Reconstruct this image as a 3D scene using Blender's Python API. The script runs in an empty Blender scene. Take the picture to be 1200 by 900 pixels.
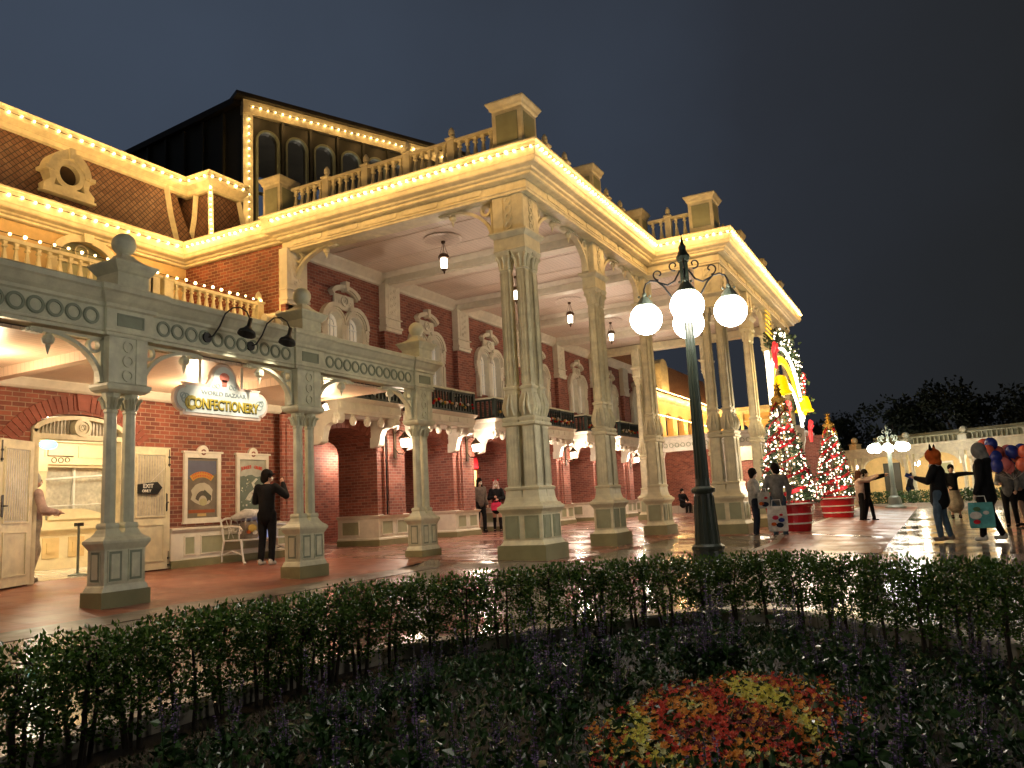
import bpy, bmesh, math, random
from math import sin, cos, pi, radians, sqrt, atan2
from mathutils import Vector, Matrix
random.seed(7)
SC = bpy.context.scene
COL = SC.collection
# ------------------------------------------------------------------ camera
cam = bpy.data.cameras.new('camera'); camo = bpy.data.objects.new('camera', cam); COL.objects.link(camo)
YAW, PITCH, ROLL = radians(27.81), radians(8.61), radians(-2.99)
fw = Vector((-sin(YAW)*cos(PITCH), cos(YAW)*cos(PITCH), sin(PITCH)))
rt = Vector((cos(YAW), sin(YAW), 0)); up = rt.cross(fw)
R2 = rt*cos(ROLL)+up*sin(ROLL); U2 = -rt*sin(ROLL)+up*cos(ROLL)
m = Matrix((R2, U2, -fw)).transposed().to_4x4(); m.translation = (0, 0, 1.0)
camo.matrix_world = m
cam.sensor_width = 36; cam.lens = 925/1200*36; cam.clip_start = .05; cam.clip_end = 600
SC.camera = camo
# ------------------------------------------------------------------ world: overcast night sky
W = bpy.data.worlds.new('World'); SC.world = W; W.use_nodes = True
nt = W.node_tree; nt.nodes.clear()
wo = nt.nodes.new('ShaderNodeOutputWorld'); bg = nt.nodes.new('ShaderNodeBackground')
tc = nt.nodes.new('ShaderNodeTexCoord')
dot = nt.nodes.new('ShaderNodeVectorMath'); dot.operation = 'DOT_PRODUCT'; dot.inputs[1].default_value = (-.80, .48, .35)
mr = nt.nodes.new('ShaderNodeMapRange'); mr.inputs[1].default_value = .42; mr.inputs[2].default_value = 1.02
cr = nt.nodes.new('ShaderNodeValToRGB')
cr.color_ramp.elements[0].color = (.0150, .0162, .0175, 1); cr.color_ramp.elements[1].color = (.042, .056, .082, 1)
e = cr.color_ramp.elements.new(.5); e.color = (.023, .027, .036, 1)
nz = nt.nodes.new('ShaderNodeTexNoise'); nz.inputs['Scale'].default_value = 2.2; nz.inputs['Detail'].default_value = 5
mx = nt.nodes.new('ShaderNodeMath'); mx.operation = 'MULTIPLY_ADD'; mx.inputs[1].default_value = .55; mx.inputs[2].default_value = -.275
ad = nt.nodes.new('ShaderNodeMath'); ad.operation = 'ADD'
L = nt.links.new
L(tc.outputs['Generated'], dot.inputs[0]); L(dot.outputs['Value'], mr.inputs[0]); L(tc.outputs['Generated'], nz.inputs['Vector'])
L(nz.outputs['Fac'], mx.inputs[0]); L(mx.outputs[0], ad.inputs[0]); L(mr.outputs[0], ad.inputs[1]); L(ad.outputs[0], cr.inputs[0])
L(cr.outputs[0], bg.inputs[0]); bg.inputs[1].default_value = .31; L(bg.outputs[0], wo.inputs[0])
SC.view_settings.view_transform = 'Standard'; SC.view_settings.look = 'None'
SC.view_settings.exposure = 1.85; SC.view_settings.gamma = 1
SC.cycles.use_denoising = True; SC.cycles.max_bounces = 6; SC.cycles.diffuse_bounces = 3; SC.cycles.glossy_bounces = 3
SC.cycles.transmission_bounces = 4; SC.cycles.transparent_max_bounces = 6; SC.cycles.sample_clamp_indirect = 4; SC.cycles.sample_clamp_direct = 0
SC.cycles.caustics_reflective = False; SC.cycles.caustics_refractive = False; SC.cycles.blur_glossy = .5

# ------------------------------------------------------------------ helpers
def tag(o, label=None, cat=None, group=None, kind=None):
    if label: o['label'] = label
    if cat: o['category'] = cat
    if group: o['group'] = group
    if kind: o['kind'] = kind
    return o
def thing(name, label, cat, loc=(0, 0, 0), rz=0, group=None):
    o = bpy.data.objects.new(name, None); COL.objects.link(o); o.empty_display_size = .1
    o.location = loc; o.rotation_euler = (0, 0, rz)
    return tag(o, label, cat, group)
def kids(o): return [c for c in KIDS.get(o.name, [])]
KIDS = {}
def copy_tree(o, parent=None):
    c = o.copy(); COL.objects.link(c)
    if parent: c.parent = parent; KIDS.setdefault(parent.name, []).append(c)
    for ch in list(kids(o)): copy_tree(ch, c)
    return c
def dup(o, loc, rz=0, label=None, group=None, scale=None):
    c = copy_tree(o); c.location = loc; c.rotation_euler = (0, 0, rz)
    if label: c['label'] = label
    if group: c['group'] = group
    if scale: c.scale = (scale,)*3 if not isinstance(scale, tuple) else scale
    return c
def F(o, x=0, y=0, z=0, rz=0, s=1):
    return Matrix.Translation((x, y, z)) @ Matrix.Rotation(rz, 4, 'Z') @ Matrix.Scale(s, 4)
def FB(x, y=0, z=0):   # frame for walls facing +X (the B facade): local u->+Y, n->+X, z->z
    return Matrix(((0, 1, 0, x), (1, 0, 0, y), (0, 0, 1, z), (0, 0, 0, 1)))
def FA(y, x=0, z=0):   # walls facing -Y : u->+X, n->-Y
    return Matrix(((1, 0, 0, x), (0, -1, 0, y), (0, 0, 1, z), (0, 0, 0, 1)))
I4 = Matrix.Identity(4)
class MB:
    def __init__(s, M=None): s.v = []; s.f = []; s.mi = []; s.M = M or I4; s.m = 0; s.sm = []; s.smooth = False
    def V(s, p): s.v.append(tuple(s.M @ Vector(p))); return len(s.v)-1
    def face(s, idx): s.f.append(tuple(idx)); s.mi.append(s.m); s.sm.append(s.smooth)
    def quad(s, *ps): s.face([s.V(p) for p in ps])
    def box(s, a0, a1, b0, b1, c0, c1, t=0):  # t: inset of the top (taper)
        i = [s.V(p) for p in ((a0, b0, c0), (a1, b0, c0), (a1, b1, c0), (a0, b1, c0), (a0+t, b0+t, c1), (a1-t, b0+t, c1), (a1-t, b1-t, c1), (a0+t, b1-t, c1))]
        for q in ((0, 3, 2, 1), (4, 5, 6, 7), (0, 1, 5, 4), (1, 2, 6, 5), (2, 3, 7, 6), (3, 0, 4, 7)): s.face([i[k] for k in q])
    def cbox(s, x, y, w, d, z0, z1, t=0): s.box(x-w/2, x+w/2, y-d/2, y+d/2, z0, z1, t)
    def loft(s, rings, cap=True, close=True):
        R = [[s.V(p) for p in r] for r in rings]; n = len(R[0])
        for a, b in zip(R, R[1:]):
            for k in range(n if close else n-1):
                j = (k+1) % n; s.face((a[k], a[j], b[j], b[k]))
        if cap and close: s.face(R[0][::-1]); s.face(R[-1])
    def lathe(s, prof, x=0, y=0, n=12, rot=0):
        s.loft([[(x+r*cos(rot+2*pi*k/n), y+r*sin(rot+2*pi*k/n), z) for k in range(n)] for r, z in prof])
    def rprism(s, prof, x=0, y=0):  # rectangular profile list (w,d,z)
        s.loft([[(x-w/2, y-d/2, z), (x+w/2, y-d/2, z), (x+w/2, y+d/2, z), (x-w/2, y+d/2, z)] for w, d, z in prof])
    def sphere(s, c, r, n=12, m=8, sc=(1, 1, 1)):
        top = s.V((c[0], c[1], c[2]+r*sc[2])); bot = s.V((c[0], c[1], c[2]-r*sc[2])); R = []
        for i in range(1, m):
            t = pi*i/m; R.append([s.V((c[0]+r*sc[0]*sin(t)*cos(2*pi*k/n), c[1]+r*sc[1]*sin(t)*sin(2*pi*k/n), c[2]+r*sc[2]*cos(t))) for k in range(n)])
        for k in range(n): s.face((top, R[0][k], R[0][(k+1) % n])); s.face((bot, R[-1][(k+1) % n], R[-1][k]))
        for a, b in zip(R, R[1:]):
            for k in range(n): s.face((a[k], b[k], b[(k+1) % n], a[(k+1) % n]))
    def tube(s, pts, r, n=6, closed=False, r2=None):
        pts = [Vector(p) for p in pts]; N = len(pts); rings = []; up = None
        for i, p in enumerate(pts):
            a = pts[(i-1) % N] if (closed or i > 0) else p; b = pts[(i+1) % N] if (closed or i < N-1) else p
            d = (b-a).normalized() if (b-a).length > 1e-9 else Vector((0, 0, 1))
            if up is None: up = Vector((0, 0, 1)) if abs(d.z) < .9 else Vector((1, 0, 0))
            u = (up - d*up.dot(d)); u = u.normalized() if u.length > 1e-6 else d.orthogonal().normalized(); up = u; w = d.cross(u)
            rr = (r[i] if isinstance(r, (list, tuple)) else r); q = r2 or rr
            rings.append([tuple(p+u*rr*cos(2*pi*k/n)+w*q*sin(2*pi*k/n)) for k in range(n)])
        if closed: s.loft(rings+[rings[0]], cap=False)
        else: s.loft(rings)
    def ext(s, poly, n0, n1):  # polygon (u,z) extruded along local y from n0 to n1
        a = [s.V((p[0], n0, p[1])) for p in poly]; b = [s.V((p[0], n1, p[1])) for p in poly]; k = len(poly)
        s.face(a); s.face(b[::-1])
        for i in range(k): j = (i+1) % k; s.face((a[i], b[i], b[j], a[j]))
    def band(s, inner, outer, n0, n1, closed=False):  # strip between two curves, extruded
        k = len(inner); A = [[s.V((p[0], nn, p[1])) for p in c] for c in (inner, outer) for nn in (n0, n1)]
        i0, i1, o0, o1 = A
        for a in range(k if closed else k-1):
            b = (a+1) % k
            s.face((i0[a], i0[b], o0[b], o0[a])); s.face((i1[a], o1[a], o1[b], i1[b])); s.face((i0[a], i1[a], i1[b], i0[b])); s.face((o0[a], o0[b], o1[b], o1[a]))
        if not closed: s.face((i0[0], o0[0], o1[0], i1[0])); s.face((i0[-1], i1[-1], o1[-1], o0[-1]))
    def ring(s, u, z, r0, r1, n0, n1, n=16):
        c = [(cos(2*pi*k/n), sin(2*pi*k/n)) for k in range(n)]
        s.band([(u+r0*a, z+r0*b) for a, b in c], [(u+r1*a, z+r1*b) for a, b in c], n0, n1, True)
    def disc(s, u, z, r, n0, n1, n=16, rz=None): s.ext([(u+r*cos(2*pi*k/n), z+(rz or r)*sin(2*pi*k/n)) for k in range(n)], n0, n1)
    def sweep(s, prof, path, closed=False, side=1):
        """profile (out, z) along path (x, y), mitred; out is to the right of travel * side"""
        N = len(path); rings = []
        for i in range(N):
            p = Vector(path[i]).to_2d(); 
            dirs = []
            if closed or i > 0: dirs.append((p-Vector(path[(i-1) % N]).to_2d()).normalized())
            if closed or i < N-1: dirs.append((Vector(path[(i+1) % N]).to_2d()-p).normalized())
            ns = [Vector((d.y, -d.x))*side for d in dirs]
            if len(ns) == 2: b = ns[0]+ns[1]; b = b/ max(b.dot(ns[0]), .2)
            else: b = ns[0]
            rings.append([(p.x+b.x*o, p.y+b.y*o, z) for o, z in prof])
        s.loft(rings+([rings[0]] if closed else []), cap=not closed)
    def wall(s, u0, u1, z0, z1, n0, n1, ops, seg=10):
        """wall with arched openings; ops: (ua, ub, zbottom, zspring, rise)"""
        ops = sorted(ops); u = u0
        for (a, b, zb, zs, r) in ops:
            if a > u+1e-4: s.box(u, a, n0, n1, z0, z1)
            if zb > z0+1e-4: s.box(a, b, n0, n1, z0, zb)
            c = (a+b)/2; h = (b-a)/2
            cur = [(c-h*cos(pi*k/seg), zs+r*sin(pi*k/seg)) for k in range(seg+1)] if r > 0 else [(a, zs), (b, zs)]
            s.band(cur, [(p[0], z1) for p in cur], n0, n1)
            u = b
        if u < u1-1e-4: s.box(u, u1, n0, n1, z0, z1)
    def build(s, name, mats, parent=None, world=True, smooth=False, bevel=0):
        me = bpy.data.meshes.new(name); me.from_pydata(s.v, [], s.f)
        if not isinstance(mats, (list, tuple)): mats = [mats]
        for mt in mats: me.materials.append(mt)
        for p, mi, sm in zip(me.polygons, s.mi, s.sm): p.material_index = min(mi, len(mats)-1); p.use_smooth = smooth or sm
        b = bmesh.new(); b.from_mesh(me); bmesh.ops.recalc_face_normals(b, faces=b.faces)
        uv = b.loops.layers.uv.new('UVMap')
        for fc in b.faces:
            n = fc.normal; ax, ay, az = abs(n.x), abs(n.y), abs(n.z)
            for l in fc.loops:
                c = l.vert.co
                l[uv].uv = (c.x, c.y) if az > .75 else ((c.y, c.z) if ax >= ay else (c.x, c.z))
        b.to_mesh(me); b.free()
        o = bpy.data.objects.new(name, me); COL.objects.link(o)
        if parent:
            o.parent = parent; KIDS.setdefault(parent.name, []).append(o)
            if world and parent.type == 'EMPTY': o.matrix_parent_inverse = (Matrix.Translation(parent.location) @ parent.rotation_euler.to_matrix().to_4x4()).inverted()
        if bevel:
            bv = o.modifiers.new('b', 'BEVEL'); bv.width = bevel; bv.segments = 2; bv.limit_method = 'ANGLE'
        return o
def arc(cx, cz, rx, rz, a0, a1, n=10):
    return [(cx+rx*cos(a0+(a1-a0)*k/n), cz+rz*sin(a0+(a1-a0)*k/n)) for k in range(n+1)]

# ------------------------------------------------------------------ materials
def newmat(name):
    mt = bpy.data.materials.new(name); mt.use_nodes = True
    return mt, mt.node_tree, mt.node_tree.nodes['Principled BSDF']
def N(t, k, **kw):
    n = t.nodes.new('ShaderNode'+k)
    for a, b in kw.items():
        if a in n.inputs: n.inputs[a].default_value = b
        else: setattr(n, a, b)
    return n
def paint(name, col, rough=.45, var=.12, bump=.15, scale=6, metal=0, coat=0):
    mt, t, p = newmat(name); L = t.links.new
    tc = N(t, 'TexCoord'); n1 = N(t, 'TexNoise', Scale=scale, Detail=6.0, Roughness=.6); L(tc.outputs['Object'], n1.inputs['Vector'])
    n2 = N(t, 'TexNoise', Scale=scale*.18, Detail=3.0); L(tc.outputs['Object'], n2.inputs['Vector'])
    ml = N(t, 'Math', operation='MULTIPLY'); L(n1.outputs['Fac'], ml.inputs[0]); L(n2.outputs['Fac'], ml.inputs[1])
    mr = N(t, 'MapRange'); mr.inputs[1].default_value = .12; mr.inputs[2].default_value = .42; mr.inputs[3].default_value = 1-var*1.6; mr.inputs[4].default_value = 1+var*.6
    L(ml.outputs[0], mr.inputs[0])
    h = N(t, 'HueSaturation'); h.inputs['Color'].default_value = (*col, 1); L(mr.outputs[0], h.inputs['Value']); L(h.outputs[0], p.inputs['Base Color'])
    p.inputs['Roughness'].default_value = rough; p.inputs['Metallic'].default_value = metal
    if coat: p.inputs['Coat Weight'].default_value = coat; p.inputs['Coat Roughness'].default_value = .1
    if bump:
        b = N(t, 'Bump', Strength=bump, Distance=.01); n3 = N(t, 'TexNoise', Scale=scale*9, Detail=3.0); L(tc.outputs['Object'], n3.inputs['Vector']); L(n3.outputs['Fac'], b.inputs['Height']); L(b.outputs[0], p.inputs['Normal'])
    return mt
def flat(name, col, rough=.5, metal=0):
    return paint(name, col, rough, .1, 0, 8, metal)
def emis(name, col, st, sample=True):
    mt, t, p = newmat(name); p.inputs['Base Color'].default_value = (*col, 1); p.inputs['Emission Color'].default_value = (*col, 1); p.inputs['Emission Strength'].default_value = st
    if not sample: mt.cycles.emission_sampling = 'NONE'
    return mt
def brick(name, c1, c2, mortar, w=.2, h=.075, ms=.008, rough=.7, off=.5):
    mt, t, p = newmat(name); L = t.links.new
    uv = N(t, 'UVMap'); br = N(t, 'TexBrick', Scale=1.0); br.offset = off
    br.inputs['Color1'].default_value = (*c1, 1); br.inputs['Color2'].default_value = (*c2, 1); br.inputs['Mortar'].default_value = (*mortar, 1)
    br.inputs['Brick Width'].default_value = w; br.inputs['Row Height'].default_value = h; br.inputs['Mortar Size'].default_value = ms; br.inputs['Mortar Smooth'].default_value = .3
    L(uv.outputs[0], br.inputs['Vector'])
    n1 = N(t, 'TexNoise', Scale=1.6, Detail=9.0, Roughness=.7); L(uv.outputs[0], n1.inputs['Vector'])
    mr = N(t, 'MapRange'); mr.inputs[1].default_value = .25; mr.inputs[2].default_value = .75; mr.inputs[3].default_value = .6; mr.inputs[4].default_value = 1.35; L(n1.outputs['Fac'], mr.inputs[0])
    h_ = N(t, 'HueSaturation'); L(br.outputs['Color'], h_.inputs['Color']); L(mr.outputs[0], h_.inputs['Value']); L(h_.outputs[0], p.inputs['Base Color'])
    b = N(t, 'Bump', Strength=.6, Distance=.012); b.invert = True; L(br.outputs['Fac'], b.inputs['Height']); 
    n2 = N(t, 'TexNoise', Scale=60.0, Detail=3.0); L(uv.outputs[0], n2.inputs['Vector']); b2 = N(t, 'Bump', Strength=.25, Distance=.006); L(n2.outputs['Fac'], b2.inputs['Height']); L(b.outputs[0], b2.inputs['Normal']); L(b2.outputs[0], p.inputs['Normal'])
    p.inputs['Roughness'].default_value = rough
    return mt
M = {}
M['cream'] = paint('cream paint', (.80, .74, .51), .42, .2)
M['ivory'] = paint('ivory paint', (.80, .76, .64), .4)
M['sage'] = paint('sage green paint', (.36, .38, .24), .45)
M['greygreen'] = paint('grey green paint', (.71, .71, .53), .45, .2)
M['greygreen_dark'] = paint('dark grey green paint', (.27, .31, .22), .45)
M['olive'] = paint('olive plinth paint', (.25, .24, .12), .5)
M['ochre'] = paint('yellow ochre wall paint', (.72, .52, .24), .55)
M['pinkish'] = paint('boarded ceiling paint', (.66, .50, .42), .5)
M['brick'] = brick('red brick', (.14, .036, .024), (.33, .095, .052), (.36, .24, .17))
M['brick2'] = brick('worn arcade brick', (.19, .052, .04), (.36, .115, .08), (.36, .24, .19), .2, .072, .007)
M['vouss'] = brick('arch brick', (.24, .065, .042), (.33, .10, .065), (.5, .33, .25), .3, .3, .0)
M['pane'] = paint('curtained window glass', (.60, .56, .45), .3, .25, 0, 14)
M['blackiron'] = paint('black iron', (.012, .013, .014), .4, .1, 0)
M['darkgreen'] = paint('dark green iron paint', (.022, .035, .032), .32, .2, .1)
M['postgreen'] = paint('green lamp post paint', (.030, .040, .028), .33, .2, .1)
M['lampcap'] = paint('lamp cap paint', (.16, .19, .15), .4)
M['bronze'] = paint('bronze', (.10, .065, .04), .4, .1, 0, 8, .6)
M['white'] = paint('white paint', (.8, .78, .72), .35)
M['darkroof'] = paint('dark sheet roof', (.028, .026, .020), .5, .3, .2, 2)
M['darkwin'] = paint('dark frame paint', (.040, .042, .032), .5)
M['bulb'] = emis('warm string bulb', (1, .66, .26), 6.5, False)
M['globe'] = emis('opal globe glass', (1, .93, .80), 11)
M['lant'] = emis('lantern glass', (1, .86, .66), 8)
M['leaf'] = None

def tiles(name):  # fish-scale roof slates
    mt, t, p = newmat(name); L = t.links.new
    uv = N(t, 'UVMap'); mp = N(t, 'Mapping'); mp.inputs['Rotation'].default_value = (0, 0, radians(45)); mp.inputs['Scale'].default_value = (1, 1, 1); L(uv.outputs[0], mp.inputs[0])
    br = N(t, 'TexBrick', Scale=1.0); br.offset = 0; br.inputs['Brick Width'].default_value = .105; br.inputs['Row Height'].default_value = .105; br.inputs['Mortar Size'].default_value = .011; br.inputs['Mortar Smooth'].default_value = .7
    br.inputs['Color1'].default_value = (.16, .075, .045, 1); br.inputs['Color2'].default_value = (.26, .14, .09, 1); br.inputs['Mortar'].default_value = (.02, .01, .008, 1)
    L(mp.outputs[0], br.inputs['Vector']); L(br.outputs['Color'], p.inputs['Base Color'])
    b = N(t, 'Bump', Strength=1.0, Distance=.03); b.invert = True; L(br.outputs['Fac'], b.inputs['Height']); L(b.outputs[0], p.inputs['Normal']); p.inputs['Roughness'].default_value = .5
    return mt
M['tiles'] = tiles('diamond roof slates')
def boards(name, col, w=.09, axis='X'):
    mt, t, p = newmat(name); L = t.links.new
    uv = N(t, 'UVMap'); br = N(t, 'TexBrick', Scale=1.0); br.offset = .5
    br.inputs['Brick Width'].default_value = w if axis == 'X' else 3.0; br.inputs['Row Height'].default_value = 3.0 if axis == 'X' else w; br.inputs['Mortar Size'].default_value = .004
    br.inputs['Color1'].default_value = (*col, 1); br.inputs['Color2'].default_value = tuple(c*.93 for c in col)+(1,); br.inputs['Mortar'].default_value = tuple(c*.55 for c in col)+(1,)
    L(uv.outputs[0], br.inputs['Vector']); L(br.outputs['Color'], p.inputs['Base Color']); p.inputs['Roughness'].default_value = .38
    b = N(t, 'Bump', Strength=.5, Distance=.006); b.invert = True; L(br.outputs['Fac'], b.inputs['Height']); L(b.outputs[0], p.inputs['Normal'])
    return mt
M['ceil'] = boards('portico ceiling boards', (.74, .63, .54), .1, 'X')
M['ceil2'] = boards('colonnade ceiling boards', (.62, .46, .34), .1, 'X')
def wet(name, cols, scale=.35, r0=.06, r1=.3, tile=None, bump=.08, spec=.6):
    mt, t, p = newmat(name); L = t.links.new
    tc = N(t, 'TexCoord'); n1 = N(t, 'TexNoise', Scale=scale, Detail=8.0, Roughness=.6); L(tc.outputs['Object'], n1.inputs['Vector'])
    cr = N(t, 'ValToRGB'); cr.color_ramp.elements[0].position = .3; cr.color_ramp.elements[1].position = .7
    cr.color_ramp.elements[0].color = (*cols[0], 1); cr.color_ramp.elements[1].color = (*cols[1], 1); L(n1.outputs['Fac'], cr.inputs[0])
    out = cr.outputs[0]
    n2 = N(t, 'TexNoise', Scale=scale*2.4, Detail=5.0); L(tc.outputs['Object'], n2.inputs['Vector'])
    mr = N(t, 'MapRange'); mr.inputs[1].default_value = .38; mr.inputs[2].default_value = .62; mr.inputs[3].default_value = r0; mr.inputs[4].default_value = r1; L(n2.outputs['Fac'], mr.inputs[0]); L(mr.outputs[0], p.inputs['Roughness'])
    n3 = N(t, 'TexNoise', Scale=5.0, Detail=3.0); L(tc.outputs['Object'], n3.inputs['Vector']); b = N(t, 'Bump', Strength=bump, Distance=.02); L(n3.outputs['Fac'], b.inputs['Height'])
    if tile:
        uv = N(t, 'UVMap'); br = N(t, 'TexBrick', Scale=1.0); br.offset = tile[2]; br.inputs['Brick Width'].default_value = tile[0]; br.inputs['Row Height'].default_value = tile[1]; br.inputs['Mortar Size'].default_value = .006
        br.inputs['Color1'].default_value = (1, 1, 1, 1); br.inputs['Color2'].default_value = (.8, .8, .8, 1); br.inputs['Mortar'].default_value = (.4, .4, .4, 1); L(uv.outputs[0], br.inputs['Vector'])
        mm = N(t, 'Mix', data_type='RGBA', blend_type='MULTIPLY'); mm.inputs[0].default_value = 1; L(out, mm.inputs[6]); L(br.outputs['Color'], mm.inputs[7]); out = mm.outputs[2]
        b2 = N(t, 'Bump', Strength=.35, Distance=.005); b2.invert = True; L(br.outputs['Fac'], b2.inputs['Height']); L(b.outputs[0], b2.inputs['Normal']); b = b2
    L(out, p.inputs['Base Color']); L(b.outputs[0], p.inputs['Normal']); p.inputs['Specular IOR Level'].default_value = spec
    return mt
M['plaza'] = wet('wet plaza concrete', ((.17, .145, .115), (.34, .29, .23)), .35, .06, .26, (1.6, 1.6, 0), .05, 1.0)
M['porchfloor'] = wet('damp red paving', ((.24, .085, .055), (.34, .15, .11)), .5, .16, .38, (.4, .4, 0), .02)
M['redfloor'] = wet('terracotta porch paving', ((.24, .085, .05), (.33, .125, .075)), .6, .3, .5, (.3, .3, 0), .06, .4)
M['gutter'] = wet('grey gutter stone', ((.10, .09, .07), (.17, .15, .12)), 1.2, .3, .5)
M['kerb'] = wet('pale kerb stone', ((.38, .33, .26), (.5, .45, .36)), 1.2, .25, .5, (1.0, 1.0, 0))
M['soil'] = paint('dark wet soil', (.020, .015, .010), .6, .4, .6, 12)
M['lawn'] = paint('dark turf soil', (.012, .020, .008), .6, .4, .6, 12)
def leafmat(name, c1, c2, rough=.3, trans=.25):
    mt, t, p = newmat(name); L = t.links.new
    g = N(t, 'NewGeometry'); cr = N(t, 'ValToRGB'); cr.color_ramp.elements[0].color = (*c1, 1); cr.color_ramp.elements[1].color = (*c2, 1)
    L(g.outputs['Random Per Island'], cr.inputs[0]); L(cr.outputs[0], p.inputs['Base Color']); p.inputs['Roughness'].default_value = rough
    return mt
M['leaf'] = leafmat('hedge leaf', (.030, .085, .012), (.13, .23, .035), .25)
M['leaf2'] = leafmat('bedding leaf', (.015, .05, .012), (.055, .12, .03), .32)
M['darkleaf'] = leafmat('dark tree leaf', (.008, .014, .006), (.02, .03, .012), .6)
M['salvia'] = leafmat('purple salvia floret', (.10, .06, .17), (.30, .19, .40), .4)
M['bark'] = paint('bark', (.05, .035, .022), .8, .3, .5, 20)
M['skin'] = paint('skin', (.55, .33, .23), .5, .05, 0)
for nm, c in dict(black=(.012, .012, .014), navy=(.015, .022, .04), denim=(.09, .14, .20), grey=(.22, .22, .21), lgrey=(.42, .42, .39), pinkw=(.62, .45, .40), whitec=(.66, .64, .60), beige=(.42, .36, .27), red=(.50, .02, .03), orange=(.55, .11, .02), hairbk=(.012, .009, .007), hairbr=(.09, .035, .018), pinkbag=(.62, .04, .10), sole=(.6, .58, .52), taupe=(.22, .18, .15), teal=(.10, .35, .36), bluec=(.03, .05, .22)).items():
    M[nm] = paint(nm+' cloth', c, .8, .35, .5, 9); M[nm].node_tree.nodes['Principled BSDF'].inputs['Specular IOR Level'].default_value = .12
def light(name, loc, power, col=(1, .82, .6), r=.06, parent=None, kind='POINT', rot=None, size=None):
    l = bpy.data.lights.new(name, kind); l.energy = power; l.color = col
    if kind in ('POINT', 'SPOT'): l.shadow_soft_size = r
    if kind == 'SPOT': l.spot_size = radians(size or 120); l.spot_blend = .6
    o = bpy.data.objects.new(name, l); COL.objects.link(o); o.location = loc
    if rot: o.rotation_euler = rot
    if parent:
        o.parent = parent; KIDS.setdefault(parent.name, []).append(o)
        if parent.type == 'EMPTY': o.matrix_parent_inverse = Matrix.Translation(parent.location).inverted()
    return o

# ================================================================== GROUND
def sst(a, b, x): t = min(1, max(0, (x-a)/(b-a))); return t*t*(3-2*t)
def edge(y): return -8.3+2.7*sst(11.6, 12.2, y)+2.0*sst(18.5, 19.1, y)
def gz(x, y):
    e = edge(y)
    if x <= -12.2: return .17
    if x < e: return .17*(e-x)/(e+12.2)
    return -.15*sst(0, 3.0, x-e)
def sheet(name, mat, xs, ys, dz=0, test=None):
    b = MB(); idx = {}
    for i, x in enumerate(xs):
        for j, y in enumerate(ys): idx[i, j] = b.V((x, y, gz(x, y)+dz))
    for i in range(len(xs)-1):
        for j in range(len(ys)-1):
            if test and not test((xs[i]+xs[i+1])/2, (ys[j]+ys[j+1])/2): continue
            b.face((idx[i, j], idx[i+1, j], idx[i+1, j+1], idx[i, j+1]))
    return tag(b.build(name, mat, smooth=True), kind='structure')
def rng(a, b, st): n = max(1, round((b-a)/st)); return [a+(b-a)*k/n for k in range(n+1)]
g = MB(); g.quad((-400, -400, -.30), (400, -400, -.30), (400, 500, -.30), (-400, 500, -.30))
tag(g.build('ground', M['gutter']), kind='structure')
PL = [(-4.1, .9), (-4.12, 4.5), (-3.95, 5.2), (-3.25, 5.92), (-2.55, 6.85), (-2.05, 7.32), (-1.5, 7.5), (-1.05, 7.35), (-.5, 6.88), (.4, 6.12), (1.6, 5.4), (2.6, 4.6), (3.0, 3.0), (3.0, .9)]
def inside(x, y, P):
    c = False; j = len(P)-1
    for i in range(len(P)):
        if (P[i][1] > y) != (P[j][1] > y) and x < (P[j][0]-P[i][0])*(y-P[i][1])/(P[j][1]-P[i][1])+P[i][0]: c = not c
        j = i
    return c
xs = rng(-8.3, -4.5, .38)+rng(-4.5, 3.3, .26)[1:]+rng(3.3, 60, 1.5)[1:]
ys = rng(-14, .5, 1)+rng(.5, 8, .25)[1:]+rng(8, 11, 1)[1:]+rng(11, 20, .2)[1:]+rng(20, 120, 2)[1:]
sheet('plaza', M['plaza'], xs, ys, 0, lambda x, y: not inside(x, y, PL))
sheet('terracotta_path', M['redfloor'], rng(-19, -8.3, .5), rng(-8, 12.2, 1), .004)
sheet('porch_floor', M['porchfloor'], rng(-19, -12.2, 1)+rng(-12.2, -3.6, .2)[1:], rng(12.2, 19, .2)+rng(19, 46, 1)[1:], .004, lambda x, y: x < edge(y)+.1)
sheet('gutter_strip', M['gutter'], [-8.3, -8.0, -7.7], rng(-8, 11.6, .4), .004)
sheet('paving_band', M['redfloor'], rng(-3.2, -1.0, .3), rng(15, 42, 1), .005)
sheet('paving_band', M['kerb'], rng(-3.35, -3.2, .15), rng(15, 42, 1), .006)
b = MB(); b.sweep([(0, -.35), (0, -.04), (-.02, -.02), (-.20, -.02), (-.22, -.04), (-.22, -.35)], PL, closed=True, side=-1)
tag(b.build('planter_kerb', M['kerb']), 'low pale stone kerb around the hedged flower bed', 'kerb')
b = MB(); b.face([b.V((x*1.0, y, -.13)) for x, y in PL]); tag(b.build('flower_bed_soil', M['soil']), kind='structure')

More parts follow.
